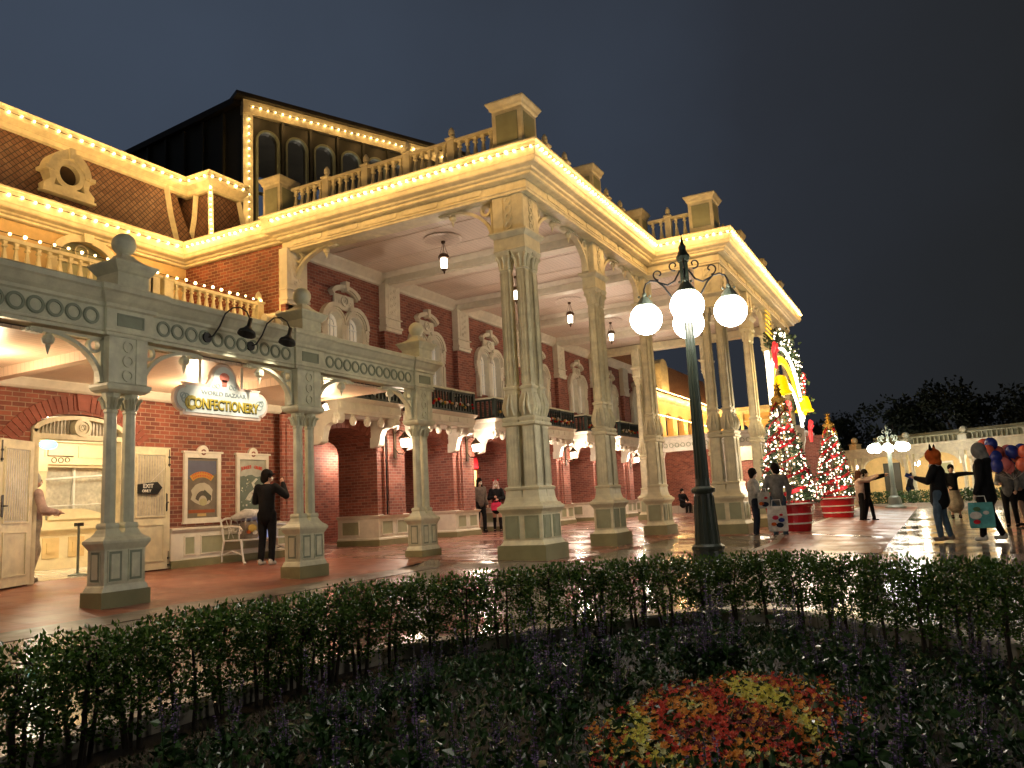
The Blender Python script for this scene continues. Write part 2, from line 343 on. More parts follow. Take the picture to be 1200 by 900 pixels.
# ================================================================== COLONNADE (grey green, in front of the shop)
def quarter_bracket(b, L_, H, th=.05, ringr=.1, wd=.09, flip=1, u0=0, z0=0, n0=-.045, pend=True):
    """from post face (u0) at z0 curving up to the beam at z0+H, reaching u0+flip*L"""
    def P(c): return [(u0+flip*p[0], z0+p[1]) for p in c]
    a = arc(L_, 0, L_, H, pi, pi/2, 12)
    o = [(p[0]-.001-th*.8*sin(pi/2*k/12)*0, p[1]) for k, p in enumerate(a)]
    inn = arc(L_, -0, L_-th, H-th, pi, pi/2, 12)
    b.band(P(inn), P(o), n0, n0+wd)
    b.ring(u0+flip*(ringr*1.15), z0+H-ringr*1.15, ringr*.62, ringr, n0+.012, n0+wd-.012)
    b.ext(P([(0, 0), (.035, 0), (.035, H), (0, H)]), n0+.01, n0+wd-.01)
    b.ext(P([(0, H-.03), (L_+.12, H-.03), (L_+.12, H), (0, H)]), n0+.01, n0+wd-.01)
    for k in range(4): b.disc(u0+flip*(L_+.02+.05*k), z0+H-.045-.0*k, .035-.005*k, n0, n0+wd, 8)
    if pend:
        Mo = b.M; pm = Mo @ Matrix.Translation((u0+flip*(L_-.10), n0+wd/2, z0+H)); b.M = pm
        b.lathe([(.03, 0), (.03, -.06), (.055, -.08), (.075, -.12), (.06, -.17), (.025, -.19), (.028, -.21), (.012, -.27), (.004, -.30)], n=8); b.M = Mo
SM_BASE = None
def small_column():
    r = MB(); r.rprism([(.40, .66, 0), (.40, .66, .21)])
    t = thing('tmp', 'x', 'x')
    d = MB(); d.rprism([(.37, .63, .21), (.34, .58, .27), (.315, .55, .29), (.315, .55, .70), (.36, .60, .74), (.40, .65, .78), (.40, .65, .81), (.34, .58, .84), (.28, .52, .86), (.22, .47, .90)])
    for y in (-.13, .13):
        d.rprism([(.22, .21, .90), (.19, .19, .93), (.17, .17, .95), (.19, .19, .97), (.19, .19, .99), (.165, .165, 1.02)], 0, y)
    low = d; d = MB(); d.rprism([(.26, .50, 2.62), (.34, .58, 2.65), (.36, .62, 2.69), (.36, .62, 2.72), (.26, .54, 2.74), (.26, .54, 3.32)])
    for s in (1, -1):   # ring relief on the +X and -X faces of the upper block
        d.M = FB(s*.13) if s == 1 else FB(-.13) @ Matrix.Scale(-1, 4, (0, 1, 0))
        for k in range(3): d.ring(0, 2.84+.185*k, .052, .078, .0, .018, 18)
        d.box(-.27, -.11, 0, .012, 2.74, 3.32); d.box(.11, .27, 0, .012, 2.74, 3.32)
    d.M = I4
    col = low.build('column', M['greygreen'], t); d.build('impost_block', M['greygreen'], col)
    r.build('plinth', M['olive'], col)
    for fr, us in ((FB(.1575), (-.137, .137)), (FB(-.1575) @ Matrix.Scale(-1, 4, (0, 1, 0)), (-.137, .137)), (FA(-.275), (0,)), (FA(.275) @ Matrix.Scale(-1, 4, (0, 1, 0)), (0,))):
        for u in us:
            p = MB(fr); w = .085
            p.box(u-w, u+w, 0, .006, .33, .68); p.build('panel', M['greygreen_dark'], col)
            f_ = MB(fr); f_.ext([(u-w+.03, .36), (u+w-.03, .36), (u+w-.03, .65), (u-w+.03, .65)], .006, .018)
            for (a0, a1, c0, c1) in ((u-w-.012, u-w, .318, .692), (u+w, u+w+.012, .318, .692), (u-w, u+w, .318, .33), (u-w, u+w, .68, .692)): f_.box(a0, a1, 0, .014, c0, c1)
            f_.build('moulding', M['greygreen'], col)
    for y in (-.13, .13):
        s = MB(); n = 8
        s.lathe([(.082, 1.02), (.082, 1.05), (.074, 2.36), (.085, 2.38), (.085, 2.40), (.075, 2.41)], 0, y, 8, pi/8)
        s.build('shaft', M['greygreen'], col)
        c = MB(); c.lathe([(.07, 2.41), (.075, 2.46), (.10, 2.56), (.115, 2.62)], 0, y, 8, pi/8)
        for k in range(8):
            a = pi/4*k; x_, y_ = .083*cos(a), .083*sin(a)
            c.tube([(x_, y+y_, 2.42), (x_*1.25, y+y_*1.25, 2.50), (x_*1.7, y+y_*1.7, 2.56), (x_*1.75, y+y_*1.75, 2.53)], .017, 5)
        c.build('capital', M['greygreen'], col)
    KIDS.pop(t.name, None); col.parent = None; bpy.data.objects.remove(t)
    return col
colon = thing('colonnade', 'grey green porch colonnade with ringed frieze in front of the confectionery shop', 'colonnade', (-8.95, 6.4, 0))
sc0 = small_column()
CY = [-6.72, -3.44, -.16, 3.12, 6.40, 9.68, 12.96]
def place_part(src, parent, M_):
    c = src.copy(); COL.objects.link(c); c.parent = parent; KIDS.setdefault(parent.name, []).append(c)
    c.matrix_parent_inverse = Matrix.Translation(parent.location).inverted(); c.matrix_basis = M_
    for ch in kids(src):
        d = ch.copy(); COL.objects.link(d); d.parent = c; KIDS.setdefault(c.name, []).append(d)
    return c
def drop(src):
    for ch in KIDS.pop(src.name, []): bpy.data.objects.remove(ch)
    bpy.data.objects.remove(src)
XC = -8.97
for y in CY[2:]: place_part(sc0, colon, Matrix.Translation((XC, y, 0)))
drop(sc0)
# beam with cornice and ring frieze
path = []
y0 = -3.6
pts = [(XC+.13, y0)]
for y in CY[2:]:
    a, b_ = y-.33, y+.33
    if y == CY[-1]: b_ = y+.30
    pts += [(XC+.13, a), (XC+.17, a), (XC+.17, b_), (XC+.13, b_)]
pts = pts[:-1]; pts += [(XC-.13, CY[-1]+.30), (XC-.13, y0)]
b = MB()
prof = [(-.0, 3.32), (.0, 3.32), (.0, 3.36), (.02, 3.37), (.02, 3.39), (.0, 3.40), (.0, 3.66), (.03, 3.68), (.03, 3.72), (.07, 3.76), (.12, 3.84), (.15, 3.86), (.15, 3.92), (.13, 3.94), (-.05, 3.96)]
b.sweep(prof, pts[:-1], side=1)
b.box(XC-.125, XC+.125, y0, CY[-1]+.295, 3.325, 3.95)
b.build('beam', M['greygreen'], colon)
for i, y in enumerate(CY[2:]):
    yp = CY[1:][i]
    a, e_ = yp+.40, y-.40
    n = 11; 
    for k in range(n):
        u = a+(e_-a)*(k+.5)/n; r = MB(FB(XC+.13)); r.ring(u, 3.53, .072, .10, 0, .016, 20); r.ring(u, 3.53, .10, .108, 0, .006, 20)
        if u > 3.0: r.build('ring', M['greygreen_dark'], colon)
    p = MB(FB(XC+.17)); p.box(y-.17, y+.17, 0, .004, 3.47, 3.59)
    for q in ((y-.19, y-.17, 3.45, 3.61), (y+.17, y+.19, 3.45, 3.61), (y-.17, y+.17, 3.45, 3.47), (y-.17, y+.17, 3.59, 3.61)): p.box(q[0], q[1], 0, .012, q[2], q[3])
    if y > 3: p.build('panel', M['greygreen_dark'], colon)
    for fl in (1, -1):
        if y+fl < 3 or (y == CY[-1] and fl == 1): continue
        q = MB(FB(XC)); quarter_bracket(q, .78, .56, .045, .095, .09, fl, y+fl*.27, 2.74); q.build('bracket', M['greygreen'], colon)
# pedestals with ball finials on the beam
def ball_pedestal(y, m):
    b = MB(); b.rprism([(.42, .44, 3.95), (.42, .44, 4.14), (.46, .48, 4.16), (.50, .54, 4.20), (.58, .62, 4.26), (.58, .62, 4.28), (.42, .44, 4.31), (.30, .32, 4.35), (.22, .22, 4.39), (.17, .17, 4.43)], XC, y)
    o = b.build('pedestal', m, colon)
    c = MB(); c.lathe([(.07, 4.42), (.09, 4.44), (.07, 4.47)], XC, y); c.sphere((XC, y, 4.585), .15, 20, 14); c.build('ball', m, o, smooth=True)
for y in CY[2:]: ball_pedestal(y, M['greygreen'])
# colonnade ceiling and terrace roof
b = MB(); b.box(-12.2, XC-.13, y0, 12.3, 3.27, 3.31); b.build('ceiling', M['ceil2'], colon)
b = MB()
b.box(-12.2, XC-.2, y0, 12.3, 3.95, 4.0); b.build('roof', M['gutter'], colon)
for y in [3.12+1.64*k for k in range(-1, 6)]:
    b = MB(); b.rprism([(2.9, .16, 3.14), (2.9, .18, 3.27)], -10.6, y)
    if abs((y-3.12)/3.28-round((y-3.12)/3.28)) < .1 and y > -1: b.build('ceiling_beam', M['ceil2'], colon)
b = MB(); b.box(-12.18, -12.05, y0, 12.3, 3.13, 3.27); b.sweep([(0, 3.12), (.05, 3.15), (.12, 3.25), (.12, 3.27), (0, 3.27)], [(-12.05, 12.3), (-12.05, y0)], side=-1); b.build('crown_moulding', M['ivory'], colon)
def spot_fixture(x, y, z, lab, rx=.5, ry=.2, power=60):
    t = thing('ceiling_spotlight', lab, 'spotlight', (x, y, z), 0, 'spotlights under the colonnade ceiling')
    b = MB(); b.lathe([(.02, 0), (.02, -.08)], x, y, 8); 
    b.M = Matrix.Translation((x, y, z-.08)); b.tube([(0, 0, 0), (.05, 0, -.06)], .045, 10); b.build('housing', M['blackiron'], t)
    c = MB(Matrix.Translation((x, y, z-.08))); c.tube([(.05, 0, -.06), (.09, 0, -.15)], .043, 10); c.build('lamp_tube', M['lant'], t)
    light('lamp_light', (x+.14, y, z-.42), power*.42, (1, .72, .42), .06, t)
spot_fixture(-10.9, 9.05, 3.27, 'small tubular ceiling spotlight glowing just left of the hanging shop sign')
spot_fixture(-10.6, 12.0, 3.27, 'small ceiling spotlight partly behind the second grey green column', power=45)
spot_fixture(-10.6, 5.6, 3.27, 'small ceiling spotlight above the open shop door', power=60)

# ================================================================== SHOP BUILDING (left wing)
shop = thing('shop_building', 'red brick shop wing with yellow upper wall and diamond slated mansard roof', 'building', (-12.3, 7, .17))
XW = -12.2
b = MB(FB(XW)); b.wall(-3.6, 12.45, .1, 4.9, -.35, 0, [(7.20, 8.84, .0, 2.53, .27)]); b.build('wall', M['brick'], shop)
# brick arch over the door
b = MB(FB(XW)); n = 27
for k in range(n):
    a0 = pi*(.80-.60*k/n); a1 = pi*(.80-.60*(k+.82)/n); cx, cz, r0, r1 = 8.02, 1.55, 1.30, 1.56
    P = lambda r, a: (cx+r*1.0*cos(a), cz+r*sin(a)*1.0)
    b.ext([P(r0, a0), P(r1, a0), P(r1, a1), P(r0, a1)], 0, .012)
b.build('arch', M['vouss'], shop)
b = MB(FB(XW)); b.ext([(7.94, 2.86), (8.10, 2.86), (8.14, 3.14), (7.90, 3.14)], .0, .035); b.build('keystone', M['vouss'], shop)
# wainscot
def panels(fr, parent, spans, z0, z1, mat=None, inset=.08, name='panel', mould='ivory'):
    for (a, c) in spans:
        p = MB(fr); p.box(a+inset, c-inset, 0, .006, z0, z1); o = p.build(name, M[mat or 'sage'], parent)
        q = MB(fr); w = .022
        for (u0_, u1_, s0, s1) in ((a+inset-w, a+inset, z0-w, z1+w), (c-inset, c-inset+w, z0-w, z1+w), (a+inset, c-inset, z0-w, z0), (a+inset, c-inset, z1, z1+w)): q.box(u0_, u1_, 0, .02, s0, s1)
        q.build('moulding', M[mould], o)
b = MB(); pr_ = [(0, .2), (.07, .2), (.07, .78), (.10, .81), (.12, .84), (.12, .86), (0, .88)]
b.sweep(pr_, [(XW, 9.70), (XW, 12.45)], side=1); b.sweep(pr_, [(XW, -3.6), (XW, 7.1)], side=1); w_ = b.build('wainscot', M['ivory'], shop)
b = MB(); b.sweep([(0, .0), (.09, .0), (.09, .30), (0, .31)], [(XW, 9.70), (XW, 12.45)]); b.sweep([(0, .0), (.09, .0), (.09, .30), (0, .31)], [(XW, -3.6), (XW, 7.1)]); b.build('skirting', M['olive'], shop)
panels(FB(XW+.07), w_, [(9.92, 10.28), (10.28, 11.9), (11.9, 12.4)], .40, .70)
# door surround, transom
b = MB(FB(XW)); b.box(7.22, 7.32, -.2, .03, .17, 2.38); b.box(8.72, 8.82, -.2, .03, .17, 2.38); b.box(7.22, 8.82, -.2, .035, 2.38, 2.46)
cur = arc(8.02, 2.52, .80, .25, pi, 0, 14); b.band([(p[0]*.93+8.02*.07, p[1]-.06) for p in cur], cur, -.2, .03); b.box(7.22, 7.3, -.2, .03, 2.46, 2.53); b.box(8.74, 8.82, -.2, .03, 2.46, 2.53)
fr_ = b.build('door_frame', M['cream'], shop)
b = MB(FB(XW)); b.ext([(7.29, 2.46)]+[(p[0]*.94+8.02*.06, p[1]-.05) for p in cur]+[(8.75, 2.46)], -.12, -.08); b.build('pane', M['pane'], fr_)
for u in [7.36+.06*k for k in range(23)]:
    if abs(u-8.02) < .16: continue
    b = MB(FB(XW)); b.box(u-.008, u+.008, -.08, -.055, 2.46, 2.50+.22*sqrt(max(0, 1-((u-8.02)/.8)**2)))
    if 7.3 < u < 8.7: b.build('curtain_fold', M['pane'], fr_)
b = MB(FB(XW)); b.ring(8.02, 2.58, .10, .15, -.08, .055, 24); b.disc(8.02, 2.58, .11, -.08, .03, 24); b.ring(8.02, 2.58, .055, .065, .03, .045, 16)
for k in range(6): b.ring(8.02+.038*cos(k*pi/3), 2.58+.038*sin(k*pi/3), .012, .018, .03, .042, 8)
b.build('roundel', M['cream'], shop)
def door_leaf(name, M_, lab, sign=False):
    w, h = .80, 2.12
    d = MB(M_); d.box(0, w, 0, .05, 0, h)
    dr = d.build(name, M['cream'], shop); tag(dr, lab)
    p = MB(M_); p.box(.12, w-.12, .05, .054, .92, h-.14); p.build('curtained_pane', M['pane'], dr)
    q = MB(M_)
    for k in range(11): q.box(.13+.052*k, .136+.052*k, .054, .062, .94, h-.16)
    q.box(.10, .12, .05, .07, .9, h-.12); q.box(w-.12, w-.10, .05, .07, .9, h-.12); q.box(.12, w-.12, .05, .07, h-.14, h-.12); q.box(.12, w-.12, .05, .07, .9, .92)
    for (z0, z1) in ((.14, .78),):
        q.box(.12, .14, .05, .065, z0, z1); q.box(w-.14, w-.12, .05, .065, z0, z1); q.box(.14, w-.14, .05, .065, z0, z0+.02); q.box(.14, w-.14, .05, .065, z1-.02, z1)
    q.build('moulding', M['cream'], dr)
    k = MB(M_); k.ext([(w-.09+.03*cos(a), 1.15+.13*(1 if sin(a) > 0 else -1)+.03*sin(a)) for a in [pi*j/8 for j in range(16)]], .05, .065); k.tube([(w-.075, .065, 1.15), (w-.075, .11, 1.15), (w-.12, .11, 1.15)], .01, 6); k.build('handle', M['blackiron'], dr)
    for z0, z1 in ((h-.34, h-.03), (.03, .30)):
        k = MB(M_); k.tube([(w-.03, .06, z0), (w-.03, .06, z1)], .008, 6); k.cbox(w-.03, .06, .03, .03, z0+.02, z0+.05); k.cbox(w-.03, .06, .03, .03, (z0+z1)/2, (z0+z1)/2+.03); k.build('bolt', M['blackiron'], dr)
    return dr
dl = door_leaf('door', Matrix.Translation((0, 0, .19)) @ FB(XW+.04, 8.86), 'open cream door leaf folded flat against the brick wall')
dlf = door_leaf('door', Matrix.Translation((XW+.06, 7.18, .19)) @ Matrix.Rotation(radians(-62), 4, 'Z'), 'open cream door leaf swung out towards the porch')
def text(s, size, mat, M_, name='lettering', parent=None, ext=.004, off=.0, align='CENTER', sx=1):
    c = bpy.data.curves.new(name, 'FONT'); c.body = s; c.size = size; c.align_x = align; c.align_y = 'CENTER'; c.extrude = ext; c.offset = off; c.resolution_u = 3
    o = bpy.data.objects.new(name, c); me = bpy.data.meshes.new_from_object(o); bpy.data.objects.remove(o)
    me.transform(M_ @ Matrix.Scale(sx, 4, (1, 0, 0))); me.materials.clear(); me.materials.append(mat); o = bpy.data.objects.new(name, me); COL.objects.link(o)
    if parent:
        o.parent = parent; KIDS.setdefault(parent.name, []).append(o)
        if parent.type == 'EMPTY': o.matrix_parent_inverse = (Matrix.Translation(parent.location) @ parent.rotation_euler.to_matrix().to_4x4()).inverted()
    return o
def TX(x, y, z, rx=0): # text facing +X, reading along +Y
    return Matrix(((0, 0, 1, x), (1, 0, 0, y), (0, 1, 0, z), (0, 0, 0, 1)))
def TA(x, y, z): # text facing -Y, reading along +X
    return Matrix(((1, 0, 0, x), (0, 0, -1, y), (0, 1, 0, z), (0, 0, 0, 1)))
es = thing('door_sign', 'small black arrow shaped exit only sign hung on the folded door pane', 'sign', (XW+.13, 9.25, 1.55))
b = MB(FB(XW+.12)); b.ext([(8.98, 1.50), (9.36, 1.48), (9.46, 1.60), (9.36, 1.70), (8.98, 1.66)], 0, .02); b.build('board', M['blackiron'], es)
text('EXIT', .10, M['white'], TX(XW+.145, 9.17, 1.625), parent=es, off=.002); text('ONLY', .065, M['white'], TX(XW+.145, 9.14, 1.54), parent=es, off=.002)
b = MB(); b.tube([(XW+.13, 9.2, 1.67), (XW+.13, 9.55, 1.98)], .004, 4); b.build('cord', M['white'], es)
# interior of the shop
inn = thing('shop_interior', 'bright cream panelled shop room seen through the open door', 'room', (-14, 8, .17))
MI = paint('interior cream paint', (.80, .68, .42), .4); MF = wet('polished shop floor', ((.62, .56, .45), (.75, .70, .6)), 1.5, .08, .2, (.6, .6, 0), .02)
b = MB(); b.box(-18.2, XW-.36, 6.0, 12.4, .165, .182); b.build('floor', MF, inn)
b = MB(); b.box(-18.3, -18.2, 6.0, 12.4, .17, 3.2); b.box(-18.2, XW-.36, 12.3, 12.4, .17, 3.2); b.box(-18.2, XW-.36, 5.9, 6.0, .17, 3.2); b.build('wall', MI, inn)
b = MB(); b.box(-18.2, XW-.36, 6.0, 12.4, 3.1, 3.2); b.build('ceiling', M['ivory'], inn)
fb = FB(-15.6)
b = MB(fb); b.wall(9.3, 12.2, .17, 2.7, -.2, 0, [(9.55, 10.85, 1.15, 2.2, 0), (11.15, 11.9, 1.15, 2.2, 0)])
b.box(9.25, 12.2, 0, .06, 2.25, 2.35); b.box(9.25, 12.2, 0, .10, 2.7, 2.78); b.box(9.25, 12.2, 0, .09, .95, 1.0)
for u in (9.4, 11.0, 12.05):
    b.box(u-.09, u+.09, 0, .07, 1.0, 2.25); b.box(u-.12, u+.12, 0, .09, 2.1, 2.25)
b.ext([(9.6, 1.15), (10.8, 1.15), (10.8, 1.22)]+[(10.8-.6*k/8, 1.22+.14*sin(pi/2*k/8)) for k in range(1, 9)]+[(9.6, 1.36)], -.02, .03)
k_ = b.build('kiosk_front', MI, inn)
for a in (9.45, 9.98, 10.5, 11.1, 11.6):
    p = MB(fb); p.box(a+.06, a+.40, 0, .012, .40, .80); p.box(a+.14, a+.32, .012, .03, .5, .7); p.build('panel', M['ochre'], k_)
for a in (9.5, 10.2, 11.2):
    p = MB(fb); p.box(a, a+.6, 0, .014, 2.40, 2.64); p.build('frieze_panel', MI, k_)
p = MB(fb); p.box(9.55, 10.85, -.19, -.17, 1.15, 2.2); p.box(11.15, 11.9, -.19, -.17, 1.15, 2.2); p.build('glass', M['pane'], k_)
p = MB(fb); p.box(10.18, 10.22, -.16, -.1, 1.15, 2.2); p.tube([(9.5, .0, 1.95), (10.9, .0, 2.05)], .02); p.tube([(9.5, .0, 1.42), (10.9, .0, 1.45)], .012); p.build('glazing_bar', M['white'], k_)
b = MB(FA(8.9)); 
for k in range(14): b.box(-17.5+.3*k, -17.38+.3*k, -.3, -.25, 2.75, 3.0)
b.build('dentil_trim', M['bronze'], inn)
es2 = thing('hanging_shop_sign', 'small turquoise lit sign on a scrolled bracket inside the shop', 'sign', (-14.7, 8.95, 2.5))
b = MB(FB(-14.7)); b.disc(9.0, 2.55, .17, 0, .03, 20, .09); b.build('board', emis('turquoise sign', (.10, .75, .80), .45), es2)
b = MB(FB(-14.68)); b.tube([(9.0, 0, 2.46), (9.0, 0, 2.34), (9.5, 0, 2.34)], .012); b.ring(9.12, 2.26, .04, .055, 0, .01); b.ring(9.25, 2.26, .04, .055, 0, .01); b.ring(9.38, 2.27, .035, .05, 0, .01); b.build('bracket', M['bronze'], es2)
light('room_light', (-14.2, 8.6, 2.95), 62, (1, .84, .58), .25, inn); light('room_light', (-16.5, 9.6, 2.9), 50, (1, .84, .58), .25, inn); light('room_light', (-13.9, 10.8, 2.9), 34, (1, .84, .58), .25, inn)
for (x, y) in ((-14.2, 8.6), (-16.5, 9.6)):
    b = MB(); b.lathe([(.16, 3.09), (.16, 3.05), (.08, 3.0)], x, y, 14); b.build('ceiling_light', M['lant'], inn)
def stanchion(x, y, lab):
    t = thing('queue_post', lab, 'post', (x, y, .18), 0, 'queue posts inside the shop door')
    b = MB(); b.lathe([(.15, .18), (.15, .20), (.03, .22), (.022, .24), (.022, 1.0)], x, y, 10); b.build('pole', M['lampcap'], t)
    b = MB(); b.cbox(x, y, .09, .12, 1.0, 1.06); b.build('belt_head', M['blackiron'], t)
stanchion(-13.0, 8.55, 'grey queue post just inside the shop door beside the first column'); stanchion(-13.6, 7.75, 'grey queue post further back behind the costumed figure')

# posters
def poster(y, lab, kind):
    t = thing('framed_poster', lab, 'poster', (XW, y, 1.0), 0, 'framed posters on the brick wall')
    w, z0, z1 = .42, .97, 2.24
    b = MB(FB(XW)); 
    for q in ((y-w, y-w+.07, z0, z1), (y+w-.07, y+w, z0, z1), (y-w+.07, y+w-.07, z0, z0+.07), (y-w+.07, y+w-.07, z1-.09, z1)): b.box(q[0], q[1], 0, .05, q[2], q[3])
    b.box(y-w-.04, y+w+.04, 0, .07, z1, z1+.035); b.disc(y, z1+.03, .12, 0, .055, 20)
    b.box(y-w-.02, y+w+.02, 0, .055, z0-.03, z0); b.build('frame', M['ivory'], t)
    b = MB(FB(XW)); b.ring(y, z1+.02, .03, .055, .055, .062); b.build('medallion', M['vouss'], t)
    c = {0: (.20, .17, .13), 1: (.42, .42, .33)}[kind]
    b = MB(FB(XW)); b.box(y-w+.07, y+w-.07, 0, .015, z0+.07, z1-.09); sh = b.build('print', paint('poster print', c, .15, .2, 0), t)
    random.seed(kind+3)
    def shp(col, poly, d): 
        q = MB(FB(XW)); q.ext(poly, .015, .015+d); q.build('artwork', col if not isinstance(col, tuple) else paint('poster ink', col, .2, .1, 0), sh)
    u0, u1 = y-w+.09, y+w-.09
    if kind == 0:
        shp((.13, .14, .20), [(u0, 1.75), (u1, 1.85), (u1, 2.10), (u0, 2.10)], .001)
        shp((.62, .34, .06), arc(y, 1.42, .48, .48, pi*.70, pi*.30, 14)+arc(y, 1.42, .35, .37, pi*.30, pi*.70, 14), .002)
        ink = flat('poster red ink', (.60, .09, .02))
        for row, (cz_, rr_, n_) in enumerate(((1.42, .45, 13), (1.42, .395, 11))):
            for k in range(n_):
                a_ = pi*(.68-.36*(k+.5)/n_); c_, s_ = cos(a_), sin(a_); cx_, cy_ = y+rr_*c_, cz_+rr_*s_*1.02; w_ = .009+.004*random.random()
                shp(ink, [(cx_-w_*s_-.018*c_, cy_+w_*c_-.018*s_), (cx_+w_*s_-.018*c_, cy_-w_*c_-.018*s_), (cx_+w_*s_+.02*c_, cy_-w_*c_+.02*s_), (cx_-w_*s_+.02*c_, cy_+w_*c_+.02*s_)], .004)
        shp((.5, .47, .36), [(y+.26*cos(a)*(.8+.3*random.random()), 1.47+.20*sin(a)*(.85+.3*random.random())) for a in [2*pi*k/14 for k in range(14)]], .002)
        shp((.10, .09, .07), arc(y+.02, 1.36, .17, .18, pi*.95, .1, 10)+arc(y+.02, 1.33, .10, .12, .1, pi*.95, 10), .003)
        shp((.42, .40, .22), [(y+.09*cos(a)+.03, 1.33+.07*sin(a)) for a in [2*pi*k/10 for k in range(10)]], .004)
        shp((.08, .08, .06), [(y+.06, 1.56), (y+.22, 1.44), (y+.2, 1.34), (y+.02, 1.5)], .0035)
        shp((.33, .10, .04), [(u0+.03, 1.13), (u1-.03, 1.13), (u1-.03, 1.19), (u0+.03, 1.19)], .002); shp((.5, .36, .15), [(y-.1, 1.07), (y+.1, 1.07), (y+.1, 1.12), (y-.1, 1.12)], .002)
    else:
        text('JUNGLE', .088, flat('poster red ink', (.55, .06, .03)), TX(XW+.02, y-.155, 1.985) @ Matrix.Rotation(.16, 4, 'Z'), parent=sh, off=.004, ext=.002, sx=.85)
        text('CRUISE', .085, flat('poster red ink', (.55, .06, .03)), TX(XW+.02, y+.155, 1.985) @ Matrix.Rotation(-.16, 4, 'Z'), parent=sh, off=.004, ext=.002, sx=.8)
        shp((.10, .13, .08), [(u0, 1.08), (u1, 1.08), (u1, 1.86)]+[(u1-(u1-u0)*k/12, 1.80+.05*random.random()) for k in range(13)], .001)
        shp((.55, .54, .42), [(y-.18, 1.35), (y-.08, 1.48), (y+.05, 1.56), (y-.02, 1.68), (y+.10, 1.78), (y+.15, 1.76), (y+.05, 1.67), (y+.14, 1.55), (y+.0, 1.43), (y-.05, 1.33)], .002)
        shp((.16, .05, .03), [(y-.02, 1.49), (y+.26, 1.46), (y+.22, 1.40), (y+.02, 1.42)], .003)
        for k in range(46):
            uu, zz, r_ = random.uniform(u0+.03, u1-.03), random.uniform(1.1, 1.75), random.uniform(.008, .024)
            shp(random.choice([M['pane'], M['greygreen'], M['greygreen_dark'], M['olive']]), [(uu+r_*cos(a)*random.uniform(.6, 1.3), zz+r_*sin(a)) for a in [2*pi*j/6 for j in range(6)]], .003)
poster(10.42, 'framed dark poster with orange banner title left of the white bench', 0)
poster(11.66, 'framed green jungle cruise poster with red arched title behind the white bench', 1)

# side brick wall, yellow upper wall, terrace
b = MB(); b.box(-15.5, -12.05, 12.45, 12.75, 3.9, 6.9); b.build('side_wall', M['brick'], shop)
b = MB(); b.box(-15.6, -12.0, -5, 12.45, 4.86, 4.92); b.build('terrace', M['gutter'], shop)
b = MB(); b.box(-12.75, -12.1, -3.6, 12.4, 4.5, 4.96); b.sweep([(0, 4.6), (.05, 4.62), (.12, 4.9), (.12, 5.0), (0, 5.0)], [(-12.2, -3.6), (-12.2, 12.4)]); b.build('terrace_kerb', M['cream'], shop)
XU = -15.15
b = MB(FB(XU)); b.wall(-5, 12.5, 4.9, 7.2, -.3, 0, [(9.3, 10.5, 5.2, 6.45, .4), (4.3, 5.5, 5.2, 6.45, .4)]); b.build('upper_wall', M['ochre'], shop)
for c in (9.9, 4.9):
    b = MB(FB(XU)); b.band(arc(c, 6.45, .58, .38, pi, 0, 16), arc(c, 6.45, .74, .54, pi, 0, 16), 0, .09); b.box(c-.74, c-.58, 0, .09, 5.2, 6.55); b.box(c+.58, c+.74, 0, .09, 5.2, 6.55)
    b.ext([(c-.09, 6.82), (c+.09, 6.82), (c+.13, 7.1), (c-.13, 7.1)], 0, .16)
    o = b.build('arched_window', M['cream'], shop)
    p = MB(FB(XU)); p.ext([(c-.6, 5.2)]+arc(c, 6.45, .6, .4, pi, 0, 14)+[(c+.6, 5.2)], -.16, -.12); p.build('pane', M['sage'], o)
    p = MB(FB(XU)); p.ring(c, 6.66, .13, .16, -.12, -.08); p.box(c-.6, c+.6, -.12, -.08, 6.38, 6.44); p.box(c-.02, c+.02, -.12, -.08, 5.2, 6.4); p.build('tracery', M['cream'], o)
# terrace balustrade with string lights
def baluster(b, x, y, z, h, w=.075, n=6):
    b.rprism([(w*1.2, w*1.2, z), (w*1.2, w*1.2, z+.12*h), (w*.8, w*.8, z+.16*h), (w*1.25, w*1.25, z+.2*h), (w*1.1, w*1.1, z+.28*h), (w*.5, w*.5, z+.72*h), (w*.45, w*.45, z+.78*h), (w*.9, w*.9, z+.82*h), (w*.9, w*.9, z+.86*h), (w*.6, w*.6, z+.9*h), (w*1.0, w*1.0, z+h)], x, y)
def balustrade(parent, p0, p1, z, h, mat, sp, postends=(0, 0), w=.075, name='balustrade'):
    p0, p1 = Vector(p0), Vector(p1); d = p1-p0; Ln = d.length; d.normalize(); n = int(Ln/sp)
    b = MB(); 
    for k in range(n):
        q = p0+d*(Ln*(k+.5)/n); baluster(b, q.x, q.y, z+.06, h-.12, w)
    pp = [(p0.x, p0.y), (p1.x, p1.y)]
    for (z0, z1, hw) in ((z, z+.06, .07), (z+h-.06, z+h, .075)): b.sweep([(-hw, z0), (hw, z0), (hw, z1), (-hw, z1)], pp)
    return b.build(name, mat, parent)
def post(parent, x, y, z, h, mat, w=.15, finial=True, panel=True):
    b = MB(); b.rprism([(w, w, z), (w, w, z+h-.02), (w*1.3, w*1.3, z+h), (w*1.3, w*1.3, z+h+.03), (w*.8, w*.8, z+h+.05)], x, y)
    if finial: b.lathe([(w*.25, z+h+.05), (w*.2, z+h+.08), (w*.42, z+h+.12), (w*.38, z+h+.20), (w*.12, z+h+.27)], x, y, 8)
    return b.build('post', mat, parent)
for (a, c) in ((3.9, 8.95), (10.0, 12.15)):
    balustrade(shop, (-12.55, a), (-12.55, c), 4.97, .60, M['cream'], .175)
for y in (9.55, 9.85): post(shop, -12.55, y, 4.97, .58, M['cream'], .2, False)
post(shop, -12.55, 12.2, 4.97, .6, M['cream'], .16)
